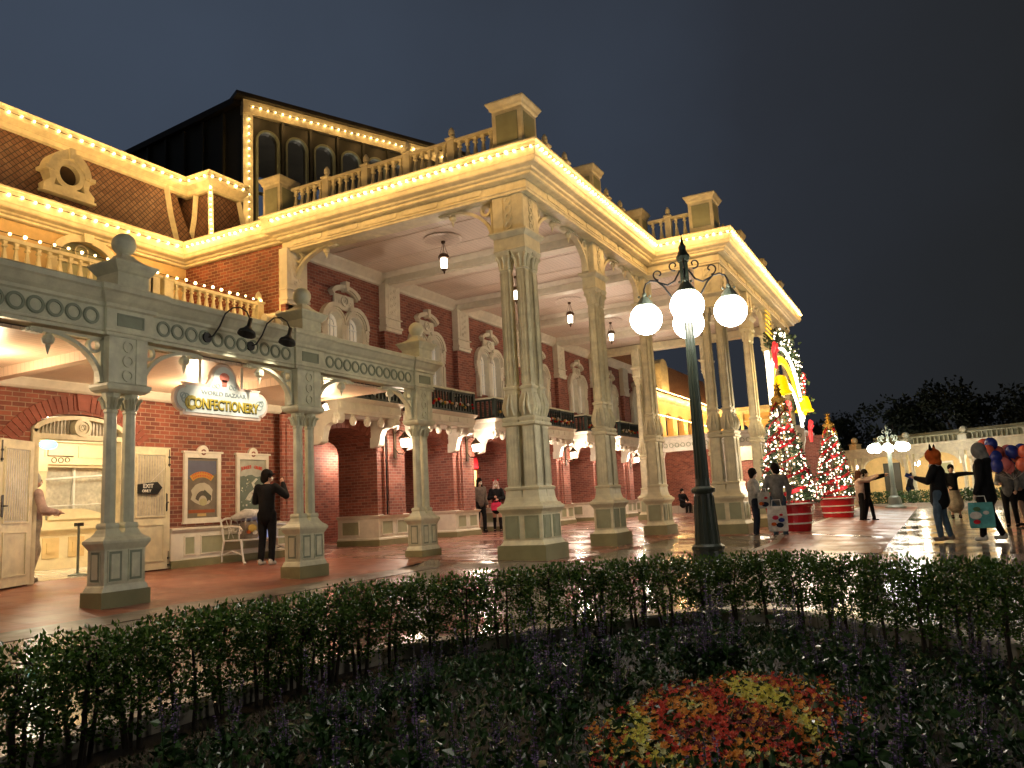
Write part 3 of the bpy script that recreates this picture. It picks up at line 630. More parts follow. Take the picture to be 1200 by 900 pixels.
b = MB(); b.box(-12.65, -12.45, 8.95, 9.5, 4.97, 5.5); b.build('parapet_panel', M['cream'], shop)
# bulbs
BULB = MB(); BULB.sphere((0, 0, 0), .026, 7, 5); BO = BULB.build('bulb', M['bulb'], smooth=True); BM = BO.data; bpy.data.objects.remove(BO)
def light_string(pts, sp, lab, group='string lights along the rooflines', power=4.2, every=.7, off=(0, 0, 0), r=1.0, wire=True):
    """pts: polyline in world; first 100 bulbs are parts"""
    P = [Vector(p) for p in pts]; t = thing('light_string', lab, 'light string', P[0], 0, group); T0 = Matrix.Translation(P[0]).inverted()
    if wire:
        w = MB(); w.tube(pts, .007, 4); w.build('cable', M['blackiron'], t)
    k = 0; rest = MB(); rest_any = False; acc = 0
    segs = [(a, b_) for a, b_ in zip(P, P[1:])]
    for a, b_ in segs:
        Ln = (b_-a).length; n = max(1, round(Ln/sp))
        for i in range(n):
            q = a.lerp(b_, (i+.5)/n)
            if k < 100:
                o = bpy.data.objects.new('bulb', BM); COL.objects.link(o); o.parent = t; o.location = q-P[0]+Vector((0, 0, random.uniform(-.012, .012))); o.scale = (r*random.uniform(.78, 1.15),)*3
            else: rest.sphere(q, .026*r, 7, 5); rest_any = True
            k += 1
        m_ = max(1, round(Ln/every))
        for i in range(m_):
            q = a.lerp(b_, (i+.5)/m_); dd = (b_-a).normalized(); nn = Vector((dd.y, -dd.x, 0)) if abs(dd.z) < .7 else Vector((.6, -.6, 0)); light('string_light', q+nn*.42+Vector((0, 0, -.18)), 0.68*power*(Ln/m_)/.7, (1, .54, .17), .05, t)
    if rest_any: tag(rest.build('far_bulb', M['bulb'], t, smooth=True), kind='stuff')
    return t
light_string([(-12.47, 3.9, 5.63), (-12.47, 8.95, 5.63)], .24, 'warm bulb string along the terrace rail left of the ball finial', power=1.8)
light_string([(-12.47, 9.5, 5.63), (-12.47, 12.3, 5.63)], .22, 'warm bulb string along the terrace rail before the orange lit brick wall', power=1.8)
# main cornice over left wing + portico
CP = [(XU+.05, -5.0), (XU+.05, 12.38), (-12.0, 12.38), (-12.0, 12.25), (-5.88, 12.25), (-5.88, 19.15), (-4.02, 19.15), (-4.02, 29.9), (-12, 29.9)]
CPR = [(-.2, 6.88), (.0, 6.89), (.03, 6.91), (.03, 6.95), (.08, 6.97), (.10, 7.0), (.20, 7.03), (.22, 7.05), (.24, 7.10), (.26, 7.12), (.26, 7.36), (.30, 7.38), (.30, 7.41), (.24, 7.43), (-.2, 7.46)]
b = MB(); b.sweep(CPR, CP[:3], side=1); b.box(-15.4, -15.0, -5, 12.5, 7.1, 7.4); b.box(-15.2, -12.0, 12.5, 12.8, 6.8, 7.4); b.build('cornice', M['cream'], shop)
light_string([(XU+.345, 3.5, 7.26), (XU+.345, 12.05, 7.26)], .25, 'warm bulb string on the lower cornice of the left wing above the yellow wall', every=.7)
light_string([(XU+.42, 12.06, 7.26), (-12.0, 12.06, 7.26)], .17, 'warm bulb string on the cornice above the orange lit brick side wall')
# mansard
b = MB(); XR = -15.30
b.loft([[(XR, -5, 7.46), (XR, 12.9, 7.46), (XR-2.2, 12.9, 7.46), (XR-2.2, -5, 7.46)], [(XR-.28, -5, 8.28), (XR-.28, 12.75, 8.28), (XR-2.2, 12.75, 8.28), (XR-2.2, -5, 8.28)], [(XR-.5, -5, 9.13), (XR-.5, 12.6, 9.13), (XR-2.2, 12.6, 9.13), (XR-2.2, -5, 9.13)]])
rf = b.build('roof', M['tiles'], shop)
b = MB(); b.sweep([(-.1, 8.98), (.0, 8.98), (.04, 9.02), (.04, 9.12), (.12, 9.20), (.14, 9.22), (.14, 9.40), (.18, 9.44), (-.1, 9.48)], [(XR-.46, -5), (XR-.46, 12.95), (XR+.35, 12.95), (XR+.35, 13.95), (XR-1, 13.95)]); b.box(XR-2.2, XR-.4, -5, 13.9, 9.13, 9.40)
b.build('ridge_cornice', M['cream'], shop)
light_string([(XR-.29, 3.5, 9.31), (XR-.29, 12.75, 9.31), (XR+.50, 12.78, 9.31), (XR+.52, 14.0, 9.31)], .26, 'warm bulb string along the top of the mansard roof', power=3.2)
# corner pavilion roof
x0, y0_ = XR+.55, 12.75
b = MB(); b.loft([[(x0-2, y0_+.1, 7.48), (x0, y0_+.1, 7.48), (x0, 14.2, 7.48), (x0-2, 14.2, 7.48)], [(x0-2, y0_+.25, 8.38), (x0-.2, y0_+.25, 8.38), (x0-.2, 14.0, 8.38), (x0-2, 14.0, 8.38)], [(x0-2, y0_+.3, 9.18), (x0-.28, y0_+.3, 9.18), (x0-.28, 13.9, 9.18), (x0-2, 13.9, 9.18)]]); b.build('pavilion_roof', M['tiles'], shop)
b = MB()
for pa in (((x0+.03, y0_+.07), (x0-.17, y0_+.22), (x0-.25, y0_+.27)), ((x0+.03, 14.2), (x0-.17, 14.0), (x0-.25, 13.9)), ((x0-.75, y0_+.07), (x0-.75, y0_+.22), (x0-.75, y0_+.27)), ((XR-.02, 12.35), (XR-.30, 12.35), (XR-.46, 12.35))):
    b.tube([(pa[0][0], pa[0][1], 7.48), (pa[1][0], pa[1][1], 8.38), (pa[2][0], pa[2][1], 9.08)], .085, 4)
b.build('hip_board', M['cream'], shop)
light_string([(x0+.12, y0_+.0, 7.58), (x0-.08, y0_+.13, 8.38), (x0-.15, y0_+.18, 9.13)], .15, 'short bulb string down the corner of the small pavilion roof', power=1.5)
# round dormer
b = MB(FB(XR-.0)); c, z = 9.62, 8.28; dz = -.42
b.ring(c, z, .22, .33, -.3, .02, 24)
b.band(arc(c, z, .33, .33, pi*1.0, 0, 16), arc(c, z+.02, .47, .50, pi, 0, 16), -.3, .05)
b.ext([(c-.46, z), (c-.33, z), (c-.30, z-.16), (c-.33, z-.30), (c+.33, z-.30), (c+.30, z-.16), (c+.33, z), (c+.46, z), (c+.42, z-.2), (c+.55, z-.33), (c+.55, z-.45), (c-.55, z-.45), (c-.55, z-.33), (c-.42, z-.2)], -.3, .03)
b.box(c-.58, c+.58, -.3, .06, z-.50, z-.45); b.box(c-.54, c-.40, -.3, .08, z-.02, z+.06); b.box(c+.40, c+.54, -.3, .08, z-.02, z+.06)
b.ext([(c-.05, z+.33), (c+.05, z+.33), (c+.07, z+.56), (c-.07, z+.56)], -.3, .10)
dm = b.build('dormer', M['cream'], shop); b = MB(FB(XR)); b.disc(c, z, .22, -.30, -.12, 24); b.build('louvre', M['bronze'], dm)
# gooseneck lamps over the sign
def gooseneck(y, lab):
    t = thing('gooseneck_lamp', lab, 'lamp', (XC+.13, y, 3.5), 0, 'black gooseneck lamps above the shop sign')
    b = MB(FB(XC+.13)); b.disc(y, 3.53, .07, 0, .03, 16); b.build('wall_plate', M['blackiron'], t)
    b = MB(); pts = [(XC+.14, y, 3.53), (XC+.22, y+.04, 3.58)]+[(XC+.42-.17*cos(a)+.05, y+.22-.2*cos(a), 3.76+.26*sin(a)) for a in [pi*.95*(1-k/12)*-1+pi for k in range(13)]]
    b.tube([(XC+.14, y, 3.53), (XC+.20, y+.06, 3.56), (XC+.26, y+.12, 3.70), (XC+.31, y+.17, 3.88), (XC+.38, y+.24, 3.97), (XC+.45, y+.32, 3.98), (XC+.51, y+.38, 3.92), (XC+.54, y+.42, 3.80)], .012, 6); b.build('arm', M['blackiron'], t)
    b = MB(Matrix.Translation((XC+.54, y+.42, 3.80)) @ Matrix.Rotation(radians(-18), 4, 'X')); b.lathe([(.03, .02), (.03, -.10), (.05, -.12), (.065, -.15), (.12, -.19), (.13, -.24), (.125, -.24), (.11, -.19), (.0, -.15)], 0, 0, 14); b.build('shade', M['blackiron'], t, smooth=True); light('lamp_light', (XC+.56, y+.36, 3.58), 34, (1, .86, .66), .05, t, 'SPOT', (radians(6), radians(36), 0), 52)
gooseneck(7.62, 'black gooseneck lamp with round base, nearer the ball finial'); gooseneck(8.42, 'black gooseneck lamp closer to the second column')
# hanging sign
def shop_sign():
    ys, x = 8.25, XC-.25
    t = thing('shop_sign', 'pale blue confectionery sign with arched top hanging under the colonnade beam', 'sign', (x, ys, 2.62))
    def outline(g):
        o = [(-.56-g, -.155-g), (.56+g, -.155-g), (.56+g, -.13)]
        o += arc(.56, .0, .125+g, .125+g, -pi/2, pi/2, 8)[1:]
        o += [(.56+g, .16+g), (.22+g, .16+g)]+[(.22+g-.03, .20+g)]+arc(0, .27, .165+g, .165+g, 0, pi, 12)+[(-.19-g, .20+g), (-.22-g, .16+g), (-.56-g, .16+g)]
        o += arc(-.56, .0, .125+g, .125+g, pi/2, 3*pi/2, 8)[:-1]+[(-.56-g, -.13)]
        return o
    z = 2.60
    f_ = FB(x); q = MB(f_); q.ext([(ys+a, z+c) for a, c in outline(.035)], -.03, .02); q.build('frame', paint('sign edge paint', (.80, .62, .50), .4), t)
    q = MB(f_); q.ext([(ys+a, z+c) for a, c in outline(0)], .02, .028); q.build('board', paint('pale blue sign paint', (.76, .81, .76), .4), t)
    gold = paint('gilded lettering', (.62, .48, .07), .35, .3, 0, 20); blk = M['darkgreen']
    text('CONFECTIONERY', .165, blk, TX(x+.030, ys+.008, z-.055), parent=t, off=.007, ext=.004, sx=.80)
    text('CONFECTIONERY', .165, gold, TX(x+.036, ys, z-.048), parent=t, off=.003, ext=.004, sx=.80)
    text('C', .23, gold, TX(x+.037, ys-.505, z-.055), parent=t, off=.004, ext=.004)
    text('WORLD BAZAAR', .070, paint('sign blue grey ink', (.25, .32, .34), .4), TX(x+.030, ys, z+.09), parent=t, off=.0005, ext=.002, sx=1.25)
    q = MB(f_)
    for s in (1, -1):
        q.ring(ys+s*.56, z, .05, .062, .028, .034, 16); q.ring(ys+s*.60, z+.03, .03, .04, .028, .034, 12); q.ring(ys+s*.10, z+.19, .022, .03, .028, .034, 12); q.ring(ys+s*.16, z+.18, .016, .023, .028, .034, 12)
    q.build('scrollwork', paint('sign scroll ink', (.42, .52, .50), .4), t)
    q = MB(f_); q.ext([(ys+.075*cos(a), z+.30+.06*sin(a)) for a in [2*pi*k/12 for k in range(12)]], .028, .034); q.ext([(ys-.03, z+.19), (ys+.03, z+.19), (ys+.045, z+.27), (ys-.045, z+.27)], .028, .034); q.build('cake_emblem', paint('salmon emblem', (.72, .22, .16), .4), t)
    t.scale = (1.22,)*3
    for yy in (ys-.34, ys+.30):
        q = MB(); q.tube([(x, yy, z+.17), (x, yy, 3.31)], .016, 8); q.lathe([(.02, 3.27), (.05, 3.31)], x, yy, 10); q.build('hanging_rod', M['ivory'], t)
    t.location.z += .11
shop_sign()

# ================================================================== ARCADE BUILDING (two storeys of brick under the portico)
arc_b = thing('arcade_building', 'two storey red brick arcade with paired arched windows and balconies under the portico', 'building', (-12.5, 24, .17))
YB0, PIT = 12.6, 3.45
bays = [YB0+PIT*(k+.5) for k in range(7)]; rows = [YB0+PIT*k for k in range(8)]
b = MB(FB(-12)); b.wall(12.45, 37.2, .1, 3.95, -1.2, 0, [(c-1.15, c+1.15, .1, 2.42, .52) for c in bays]); b.build('ground_wall', M['brick2'], arc_b)
for c in bays:
    b = MB(FB(-12)); n = 24
    ci = arc(c, 2.42, 1.15, .52, pi, 0, n); co = arc(c, 2.42, 1.40, .80, pi, 0, n)
    for k in range(n):
        p, q, r_, s_ = ci[k], ci[k+1], co[k+1], co[k]
        sh = .86; q2 = (p[0]+(q[0]-p[0])*sh, p[1]+(q[1]-p[1])*sh); r2_ = (s_[0]+(r_[0]-s_[0])*sh, s_[1]+(r_[1]-s_[1])*sh)
        b.ext([p, q2, r2_, s_], 0, .03)
    b.build('arch', M['vouss'], arc_b)
b = MB(FB(-12)); b.wall(12.5, 37.2, 3.95, 7.0, -.4, 0, [(c+s*.36-.27, c+s*.36+.27, 4.35, 5.38, .27) for c in bays for s in (-1, 1)]); b.build('upper_wall', M['brick2'], arc_b)
# pilasters
for y in rows:
    b = MB(FB(-12)); b.box(y-.30, y+.30, 0, .14, 3.95, 5.48); b.box(y-.36, y+.36, 0, .07, .88, 3.1); b.box(y-.27, y+.27, .07, .12, .88, 2.95); b.build('brick_pilaster', M['brick2'], arc_b)
    b = MB(); b.M = FB(-12); b.box(y-.31, y+.31, 0, .20, 5.62, 6.72); b.box(y-.35, y+.35, 0, .25, 5.56, 5.62); b.box(y-.33, y+.33, 0, .22, 5.48, 5.56); b.box(y-.35, y+.35, 0, .24, 5.80, 5.83)
    b.box(y-.20, y+.20, .20, .212, 5.92, 6.62)
    for k in range(4): b.ring(y-.07, 5.98+.17*k, .03, .05, .212, .224, 10); b.ring(y+.07, 6.06+.17*k, .03, .05, .212, .224, 10)
    b.build('white_pilaster', M['ivory'], arc_b)
b = MB(); b.sweep([(0, 6.66), (.06, 6.68), (.08, 6.74), (.20, 6.90), (.22, 6.98), (0, 6.99)], [(-12, 12.6), (-12, 37.2)]); b.build('crown_moulding', M['ivory'], arc_b)
M['glowpane'] = emis('curtained pane with added glow', (.80, .74, .60), .07)  # faint glow put into the curtain colour to lift the dark recessed panes
# pedestal wainscot around piers
for i, y in enumerate(rows):
    a, c = y-.575, y+.575
    P_ = [(-13.2, a), (-12, a), (-12, c), (-13.2, c)]
    b = MB(); b.sweep([(0, .1), (.09, .1), (.09, .34), (.06, .36), (.06, .80), (.10, .84), (.12, .88), (0, .90)], P_, side=1); w_ = b.build('wainscot', M['ivory'], arc_b)
    b = MB(); b.sweep([(.085, .0), (.11, .0), (.11, .30), (.085, .31)], P_, side=1); b.build('skirting', M['olive'], w_)
    panels(FB(-12+.06), w_, [(y-.60, y), (y, y+.60)], .44, .74, inset=.10)
    q = FA(a-.06); panels(q, w_, [(-13.15, -12.45)], .44, .74, inset=.10)
# interior passage
b = MB(FB(-15.5)); ops = [(18.25, 19.35, .1, 2.35, 0), (25.2, 27.1, .1, 2.35, 0), (32.0, 33.6, .1, 2.35, 0)]; b.wall(12.5, 37.5, .1, 3.6, -.3, 0, ops); b.build('back_wall', M['brick2'], arc_b)
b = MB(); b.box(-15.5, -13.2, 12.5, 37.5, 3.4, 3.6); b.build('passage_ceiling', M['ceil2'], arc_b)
for y in rows:
    b = MB(FA(y+.3)); b.wall(-15.5, -13.2, .1, 3.4, 0, .6, [(-15.2, -13.35, .1, 2.4, .5)]); b.build('cross_arch', M['brick2'], arc_b)
# lit shop rooms behind the passage doors
for j, (a, c) in enumerate(((17.6, 20.6), (24.6, 28.0), (31.5, 34.5))):
    b = MB(); b.box(-19, -15.8, a, a+.05, .17, 3.2); b.box(-19, -15.8, c, c+.05, .17, 3.2); b.box(-19.1, -19, a, c, .17, 3.2); b.box(-19, -15.8, a, c, 3.15, 3.2); b.box(-19, -15.5, a, c, .16, .176); r_ = b.build('shop_room', MI, arc_b)
    for k in range(4):
        q = MB(); q.box(-18.98, -18.6, a+.1, c-.1, .6+.55*k, .63+.55*k); q.build('shelf', M['bronze'], r_)
        for mmm in range(9):
            q = MB(); yy = a+.25+(c-a-.5)*mmm/9; q.cbox(-18.75, yy, .2, .2, .63+.55*k, .63+.55*k+random.uniform(.2, .4), .02); q.build('goods', M[random.choice(['red', 'orange', 'teal', 'whitec', 'pinkbag', 'beige', 'bluec'])], r_)
    light('room_light', (-17.0, (a+c)/2, 2.9), 110, (1, .80, .50), .2, arc_b)
b = MB(); b.lathe([(.55, 2.35), (.5, 2.5), (.25, 2.75), (.02, 2.85)], -15.2, 25.6, 14); tag(b.build('shop_awning', M['red']), 'small red awning over a lit shop doorway inside the brick arcade', 'awning')
# windows
def win(c):
    b = MB(FB(-12)); 
    for s in (-1, 1):
        u = c+s*.36
        b.band(arc(u, 5.38, .25, .25, pi, 0, 12), arc(u, 5.38, .41, .41, pi, 0, 12), -.1, .07); b.band(arc(u, 5.38, .25, .25, pi, 0, 12), arc(u, 5.38, .28, .28, pi, 0, 12), .07, .095)
        b.band(arc(u, 5.38, .33, .33, pi, 0, 12), arc(u, 5.38, .37, .37, pi, 0, 12), .08, .11)
        for e_ in (-1, 1): b.box(min(u+e_*.25, u+e_*.358), max(u+e_*.25, u+e_*.358), -.1, .07, 4.3, 5.38)
    b.box(c-.80, c-.62, 0, .09, 4.3, 5.30); b.box(c+.62, c+.80, 0, .09, 4.3, 5.30)
    b.band(arc(c-.36, 5.36, .40, .40, pi, pi*.35, 8), arc(c-.36, 5.36, .50, .50, pi, pi*.35, 8), 0, .13); b.band(arc(c+.36, 5.36, .40, .40, pi*.65, 0, 8), arc(c+.36, 5.36, .50, .50, pi*.65, 0, 8), 0, .13)
    for s in (-1, 1):
        for k in range(4): b.disc(c+s*(.80+.0*k), 5.30-.09*k, .075-.012*k, 0, .10, 10)
        b.box(c+s*.74-.05, c+s*.74+.05, 0, .12, 4.25, 4.9)
    b.ext([(c-.36, 5.74), (c+.36, 5.74), (c+.34, 6.10), (c-.34, 6.10)], 0, .06)
    for s in (-1, 1): b.ext([(c+s*.15, 5.80), (c+s*.30, 5.80), (c+s*.28, 6.04), (c+s*.15, 6.10)], .06, .066)
    b.ring(c, 5.96, .09, .135, .06, .10, 18); b.ring(c, 5.96, .03, .05, .06, .09, 12)
    for s in (-1, 1): b.ring(c+s*.19, 5.92, .03, .05, .06, .08, 10)
    cu = arc(c, 5.98, .46, .27, pi*.92, pi*.08, 12); b.band(cu, [(c+(p[0]-c)*1.18, p[1]+.08) for p in cu], 0, .14); b.band([(p[0], p[1]-.03) for p in cu], cu, 0, .09)
    b.ext([(c-.04, 6.18), (c+.04, 6.18), (c+.065, 6.42), (c-.065, 6.42)], 0, .18)
    w_ = b.build('window', M['ivory'], arc_b)
    for s in (-1, 1):
        u = c+s*.36
        p = MB(FB(-12)); p.ext([(u-.28, 4.3)]+arc(u, 5.38, .28, .28, pi, 0, 10)+[(u+.28, 4.3)], -.12, -.105); p.build('pane', M['glowpane'], w_)
        p = MB(FB(-12)); p.box(u-.012, u+.012, -.105, -.08, 4.3, 5.62)
        for z in (4.65, 5.0, 5.34): p.box(u-.27, u+.27, -.105, -.08, z-.01, z+.01)
        p.band(arc(u, 5.38, .13, .13, pi, 0, 8), arc(u, 5.38, .15, .15, pi, 0, 8), -.105, -.08)
        for e_ in (-.13, .13): p.box(u+e_-.008, u+e_+.008, -.105, -.085, 4.3, 5.36)
        p.build('glazing_bar', M['white'], w_)
for c in bays: win(c)
# balconies
ORN = [paint('gold garland', (.5, .30, .05), .4), M['red'], M['leaf2'], M['whitec']]
for bi, c in enumerate(bays):
    b = MB(); a0, a1 = c-1.15, c+1.15
    b.sweep([(-.8, 3.14), (-.03, 3.14), (-.02, 3.2), (.0, 3.22), (.0, 3.40), (.03, 3.42), (.06, 3.46), (.08, 3.5), (-.8, 3.5)], [(-12, a0), (-11.22, a0), (-11.22, a1), (-12, a1)], side=1)
    b.box(-12, -11.25, a0+.05, a1-.05, 3.15, 3.49)
    for u in [a0+.25+.45*k for k in range(5)]: b.box(-11.22, -11.205, u-.17, u+.17, 3.25, 3.36)
    bal = b.build('balcony', M['ivory'], arc_b)
    q = MB(); 
    for (p0, p1) in (((-12, a0+.03), (-11.24, a0+.03)), ((-11.24, a0+.03), (-11.24, a1-.03)), ((-11.24, a1-.03), (-12, a1-.03))):
        d = Vector(p1)-Vector(p0); n = max(2, int(d.length/.135))
        q.sweep([(-.03, 3.52), (.03, 3.52), (.03, 3.57), (-.03, 3.57)], [p0, p1]); q.sweep([(-.03, 4.03), (.03, 4.03), (.03, 4.08), (-.03, 4.08)], [p0, p1])
        for k in range(n+1):
            v = Vector(p0)+d*k/n; q.rprism([(.055, .055, 3.57), (.065, .065, 3.66), (.035, .035, 3.9), (.05, .05, 4.03)], v.x, v.y)
    for (x, y) in ((-11.24, a0+.03), (-11.24, a1-.03), (-11.24, c)): q.cbox(x, y, .10, .10, 3.5, 4.1)
    q.build('railing', M['darkgreen'], bal)
    q = MB(); q.sweep([(-.05, 4.09), (.05, 4.09), (.055, 4.12), (.04, 4.14), (-.05, 4.14)], [(-12, a0+.03), (-11.24, a0+.03), (-11.24, a1-.03), (-12, a1-.03)]); q.build('handrail', M['greygreen'], bal)
    for k in range(26):
        q = MB(); q.sphere((-11.16+random.uniform(-.02, .03), a0+.15+(a1-a0-.3)*k/25, 3.66+.10*abs(sin(k*pi/6.5))+random.uniform(-.03, .03)), random.uniform(.028, .05), 7, 5); q.build('garland', random.choice(ORN), bal)
    for s in (-1, 1):   # scrolled brackets
        u = c+s*1.0; q = MB(FA(u+.09)); 
        prf = [(-12, 3.14), (-11.25, 3.14), (-11.22, 3.06), (-11.25, 2.98), (-11.35, 2.94), (-11.5, 2.95), (-11.62, 2.9), (-11.68, 2.78), (-11.72, 2.6), (-11.80, 2.52), (-11.9, 2.5), (-12, 2.5)]
        q.ext(prf, 0, .18); q.disc(-11.36, 3.03, .10, -.03, .21, 14); q.disc(-11.80, 2.60, .075, -.02, .20, 12); q.build('corbel', M['ivory'], bal)
    for u in (a0+.05, c-.5, c, c+.5, a1-.05):
        q = MB(); q.lathe([(.05, 3.14), (.05, 3.1), (.075, 3.06), (.085, 3.0), (.06, 2.93), (.02, 2.9)], -11.35, u, 8); q.build('drop', M['ivory'], bal)
# ================================================================== PORTICO
port = thing('portico', 'tall cream portico with paired fluted columns, boarded ceiling and bulb lit cornice', 'portico', (-9, 15, .05))
def shaft(b, x, y, w0, w1, z0, z1, fl=4):
    # square fluted pier: core + raised fillets on each face
    b.rprism([(w0, w0, z0), (w1, w1, z1)], x, y)
    for k in range(fl+1):
        t = -.5+k/fl
        for (dx, dy) in ((t, .5), (t, -.5), (.5, t), (-.5, t)):
            r0 = .014
            b.loft([[(x+dx*w0*.94+ex*r0, y+dy*w0*.94+ey*r0*1.0, z0+.04) for ex, ey in ((-1, -1), (1, -1), (1, 1), (-1, 1))], [(x+dx*w1*.94+ex*r0*.8, y+dy*w1*.94+ey*r0*.8, z1-.04) for ex, ey in ((-1, -1), (1, -1), (1, 1), (-1, 1))]])
def leaf_bulge(b, x, y, w, z0, z1):
    h = z1-z0
    b.rprism([(w*.95, w*.95, z0), (w*1.12, w*1.12, z0+.10*h), (w*1.34, w*1.34, z0+.28*h), (w*1.36, w*1.36, z0+.38*h), (w*1.18, w*1.18, z0+.62*h), (w*.92, w*.92, z0+.85*h), (w*.9, w*.9, z1)], x, y)
    for (dx, dy) in ((1, 0), (-1, 0), (0, 1), (0, -1)):
        for sgn in (-.28, .28):
            px, py = (sgn, 0) if dx == 0 else (0, sgn)
            pts = []
            for k in range(7):
                t = k/6; ww = w*(.5*(1.0+.42*sin(pi*min(1, t*1.25)))); pts.append((x+dx*(ww+.01)+px*w*(1-.6*t), y+dy*(ww+.01)+py*w*(1-.6*t), z0+h*(.06+.80*t)))
            b.tube(pts, [.020, .03, .032, .03, .025, .02, .014], 5)
def big_column(kx, ky, lens):
    """kx, ky: numbers of shafts in x and y; returns a column part at the origin"""
    S = .335; wx, wy = (.23 if kx == 1 else .57), (.23 if ky == 1 else .57)
    ex, ey = wx-.23, wy-.23
    d = MB(); 
    def rp(l): d.rprism([(ex+w, ey+w, z) for w, z in l])
    rp([(.52, .28), (.46, .33), (.43, .36), (.43, .80), (.47, .84), (.53, .88), (.56, .90), (.56, .94), (.48, .97), (.44, 1.0)])
    xs_ = [0] if kx == 1 else [-S/2, S/2]; ys_ = [0] if ky == 1 else [-S/2, S/2]
    for x in xs_:
        for y in ys_:
            if kx == 2 and x < 0 and y > 0: continue
            d.rprism([(.40, .40, 1.0), (.37, .37, 1.03), (.33, .33, 1.10), (.31, .31, 1.22), (.34, .34, 1.24), (.35, .35, 1.27), (.30, .30, 1.29)], x, y)
    low = d; d = MB(); rp([(.30, 5.60), (.34, 5.62), (.30, 5.64), (.30, 5.86), (.38, 5.90), (.44, 5.94), (.44, 5.97), (.28, 5.99), (.28, 6.68)])
    hx, hy = (ex+.28)/2, (ey+.28)/2
    for (fr, hw) in ((FB(hx), hy), (FB(-hx) @ Matrix.Scale(-1, 4, (0, 1, 0)), hy), (FA(-hy), hx), (FA(hy) @ Matrix.Scale(-1, 4, (0, 1, 0)), hx)):
        d.M = fr; w = min(.10, hw*.55)
        for k in range(4): d.ring(0, 6.09+.155*k, w*.45, w*.78, 0, .022, 16)
        d.box(-hw, -w, 0, .012, 5.99, 6.68); d.box(w, hw, 0, .012, 5.99, 6.68); d.M = I4
    col = low.build('column', M['cream']); d.build('impost_block', M['cream'], col)
    r = MB(); r.rprism([(ex+.60, ey+.60, -.02), (ex+.60, ey+.60, .28)]); r.build('plinth', M['olive'], col)
    hx, hy = (ex+.43)/2, (ey+.43)/2
    for (fr, hw, k) in ((FB(hx), hy, ky), (FB(-hx) @ Matrix.Scale(-1, 4, (0, 1, 0)), hy, ky), (FA(-hy), hx, kx), (FA(hy) @ Matrix.Scale(-1, 4, (0, 1, 0)), hx, kx)):
        for i in range(k):
            a = -hw+2*hw*i/k; c = a+2*hw/k
            p = MB(fr); p.box(a+.07, c-.07, 0, .005, .41, .77); p.build('panel', M['sage'], col)
            q = MB(fr); w = .014
            for (u0_, u1_, s0, s1) in ((a+.07-w, a+.07, .41-w, .77+w), (c-.07, c-.07+w, .41-w, .77+w), (a+.07, c-.07, .41-w, .41), (a+.07, c-.07, .77, .77+w)): q.box(u0_, u1_, 0, .015, s0, s1)
            q.box(a+.11, c-.11, .005, .012, .45, .73); q.build('moulding', M['sage'], col)
    for x in xs_:
        for y in ys_:
            if kx == 2 and x < 0 and y > 0: continue
            s = MB(); shaft(s, x, y, .25, .235, 1.29, 2.36); s.rprism([(.27, .27, 2.36), (.34, .34, 2.38), (.34, .34, 2.42), (.29, .29, 2.44), (.33, .33, 2.48), (.33, .33, 2.51), (.27, .27, 2.53)], x, y)
            leaf_bulge(s, x, y, .225, 2.53, 3.02); s.rprism([(.22, .22, 3.02), (.25, .25, 3.04), (.25, .25, 3.07), (.19, .19, 3.09)], x, y)
            shaft(s, x, y, .180, .165, 3.09, 5.25, 3); s.build('shaft', M['cream'], col)
            c = MB(); c.rprism([(.18, .18, 5.25), (.21, .21, 5.27), (.175, .175, 5.29), (.19, .19, 5.42), (.28, .28, 5.55), (.32, .32, 5.60)], x, y)
            for k in range(8):
                a = pi/4*k; e_ = .095*(1.25 if k % 2 else 1); cx_, cy_ = x+e_*cos(a), y+e_*sin(a)
                c.tube([(cx_, cy_, 5.29), (x+e_*1.15*cos(a), y+e_*1.15*sin(a), 5.42), (x+e_*1.6*cos(a), y+e_*1.6*sin(a), 5.52), (x+e_*1.7*cos(a), y+e_*1.7*sin(a), 5.47)], [.022, .022, .026, .014], 5)
            c.build('capital', M['cream'], col)
    return col
pair, quad, pairx = big_column(1, 2, 0), big_column(2, 2, 0), None
XP = -6.30
for c, Mx in ((quad, (-6.45, 12.72, 0)), (pair, (XP, 16.15, 0)), (pair, (XP, 19.58, 0)), (quad, (-4.52, 19.62, -.03)), (pair, (-4.36, 22.9, -.03)), (pair, (-4.36, 26.1, -.03)), (quad, (-4.52, 29.4, -.03)), (pair, (-7.2, 29.5, 0)), (pair, (-9.9, 29.5, .05))):
    place_part(c, port, Matrix.Translation(Mx))
drop(pair); drop(quad)
# rear wall column of the A face
b = MB(); b.box(-12.12, -11.86, 12.38, 12.75, 4.9, 6.76); b.build('wall_column', M['cream'], port)
b = MB(); b.rprism([(.50, .55, 4.55), (.42, .5, 4.62), (.34, .45, 4.75), (.30, .42, 4.95), (.40, .48, 5.05), (.48, .52, 5.15), (.62, .60, 5.24), (.62, .60, 5.28)], -11.93, 12.45)
for s in (-1, 1):
    for z, r_ in ((5.15, .09), (4.98, .07), (4.72, .09)): b.M = FA(12.15); b.disc(-11.93+s*.2, z, r_, 0, .2, 12)
b.M = I4
b.build('corbel', M['ivory'], port)
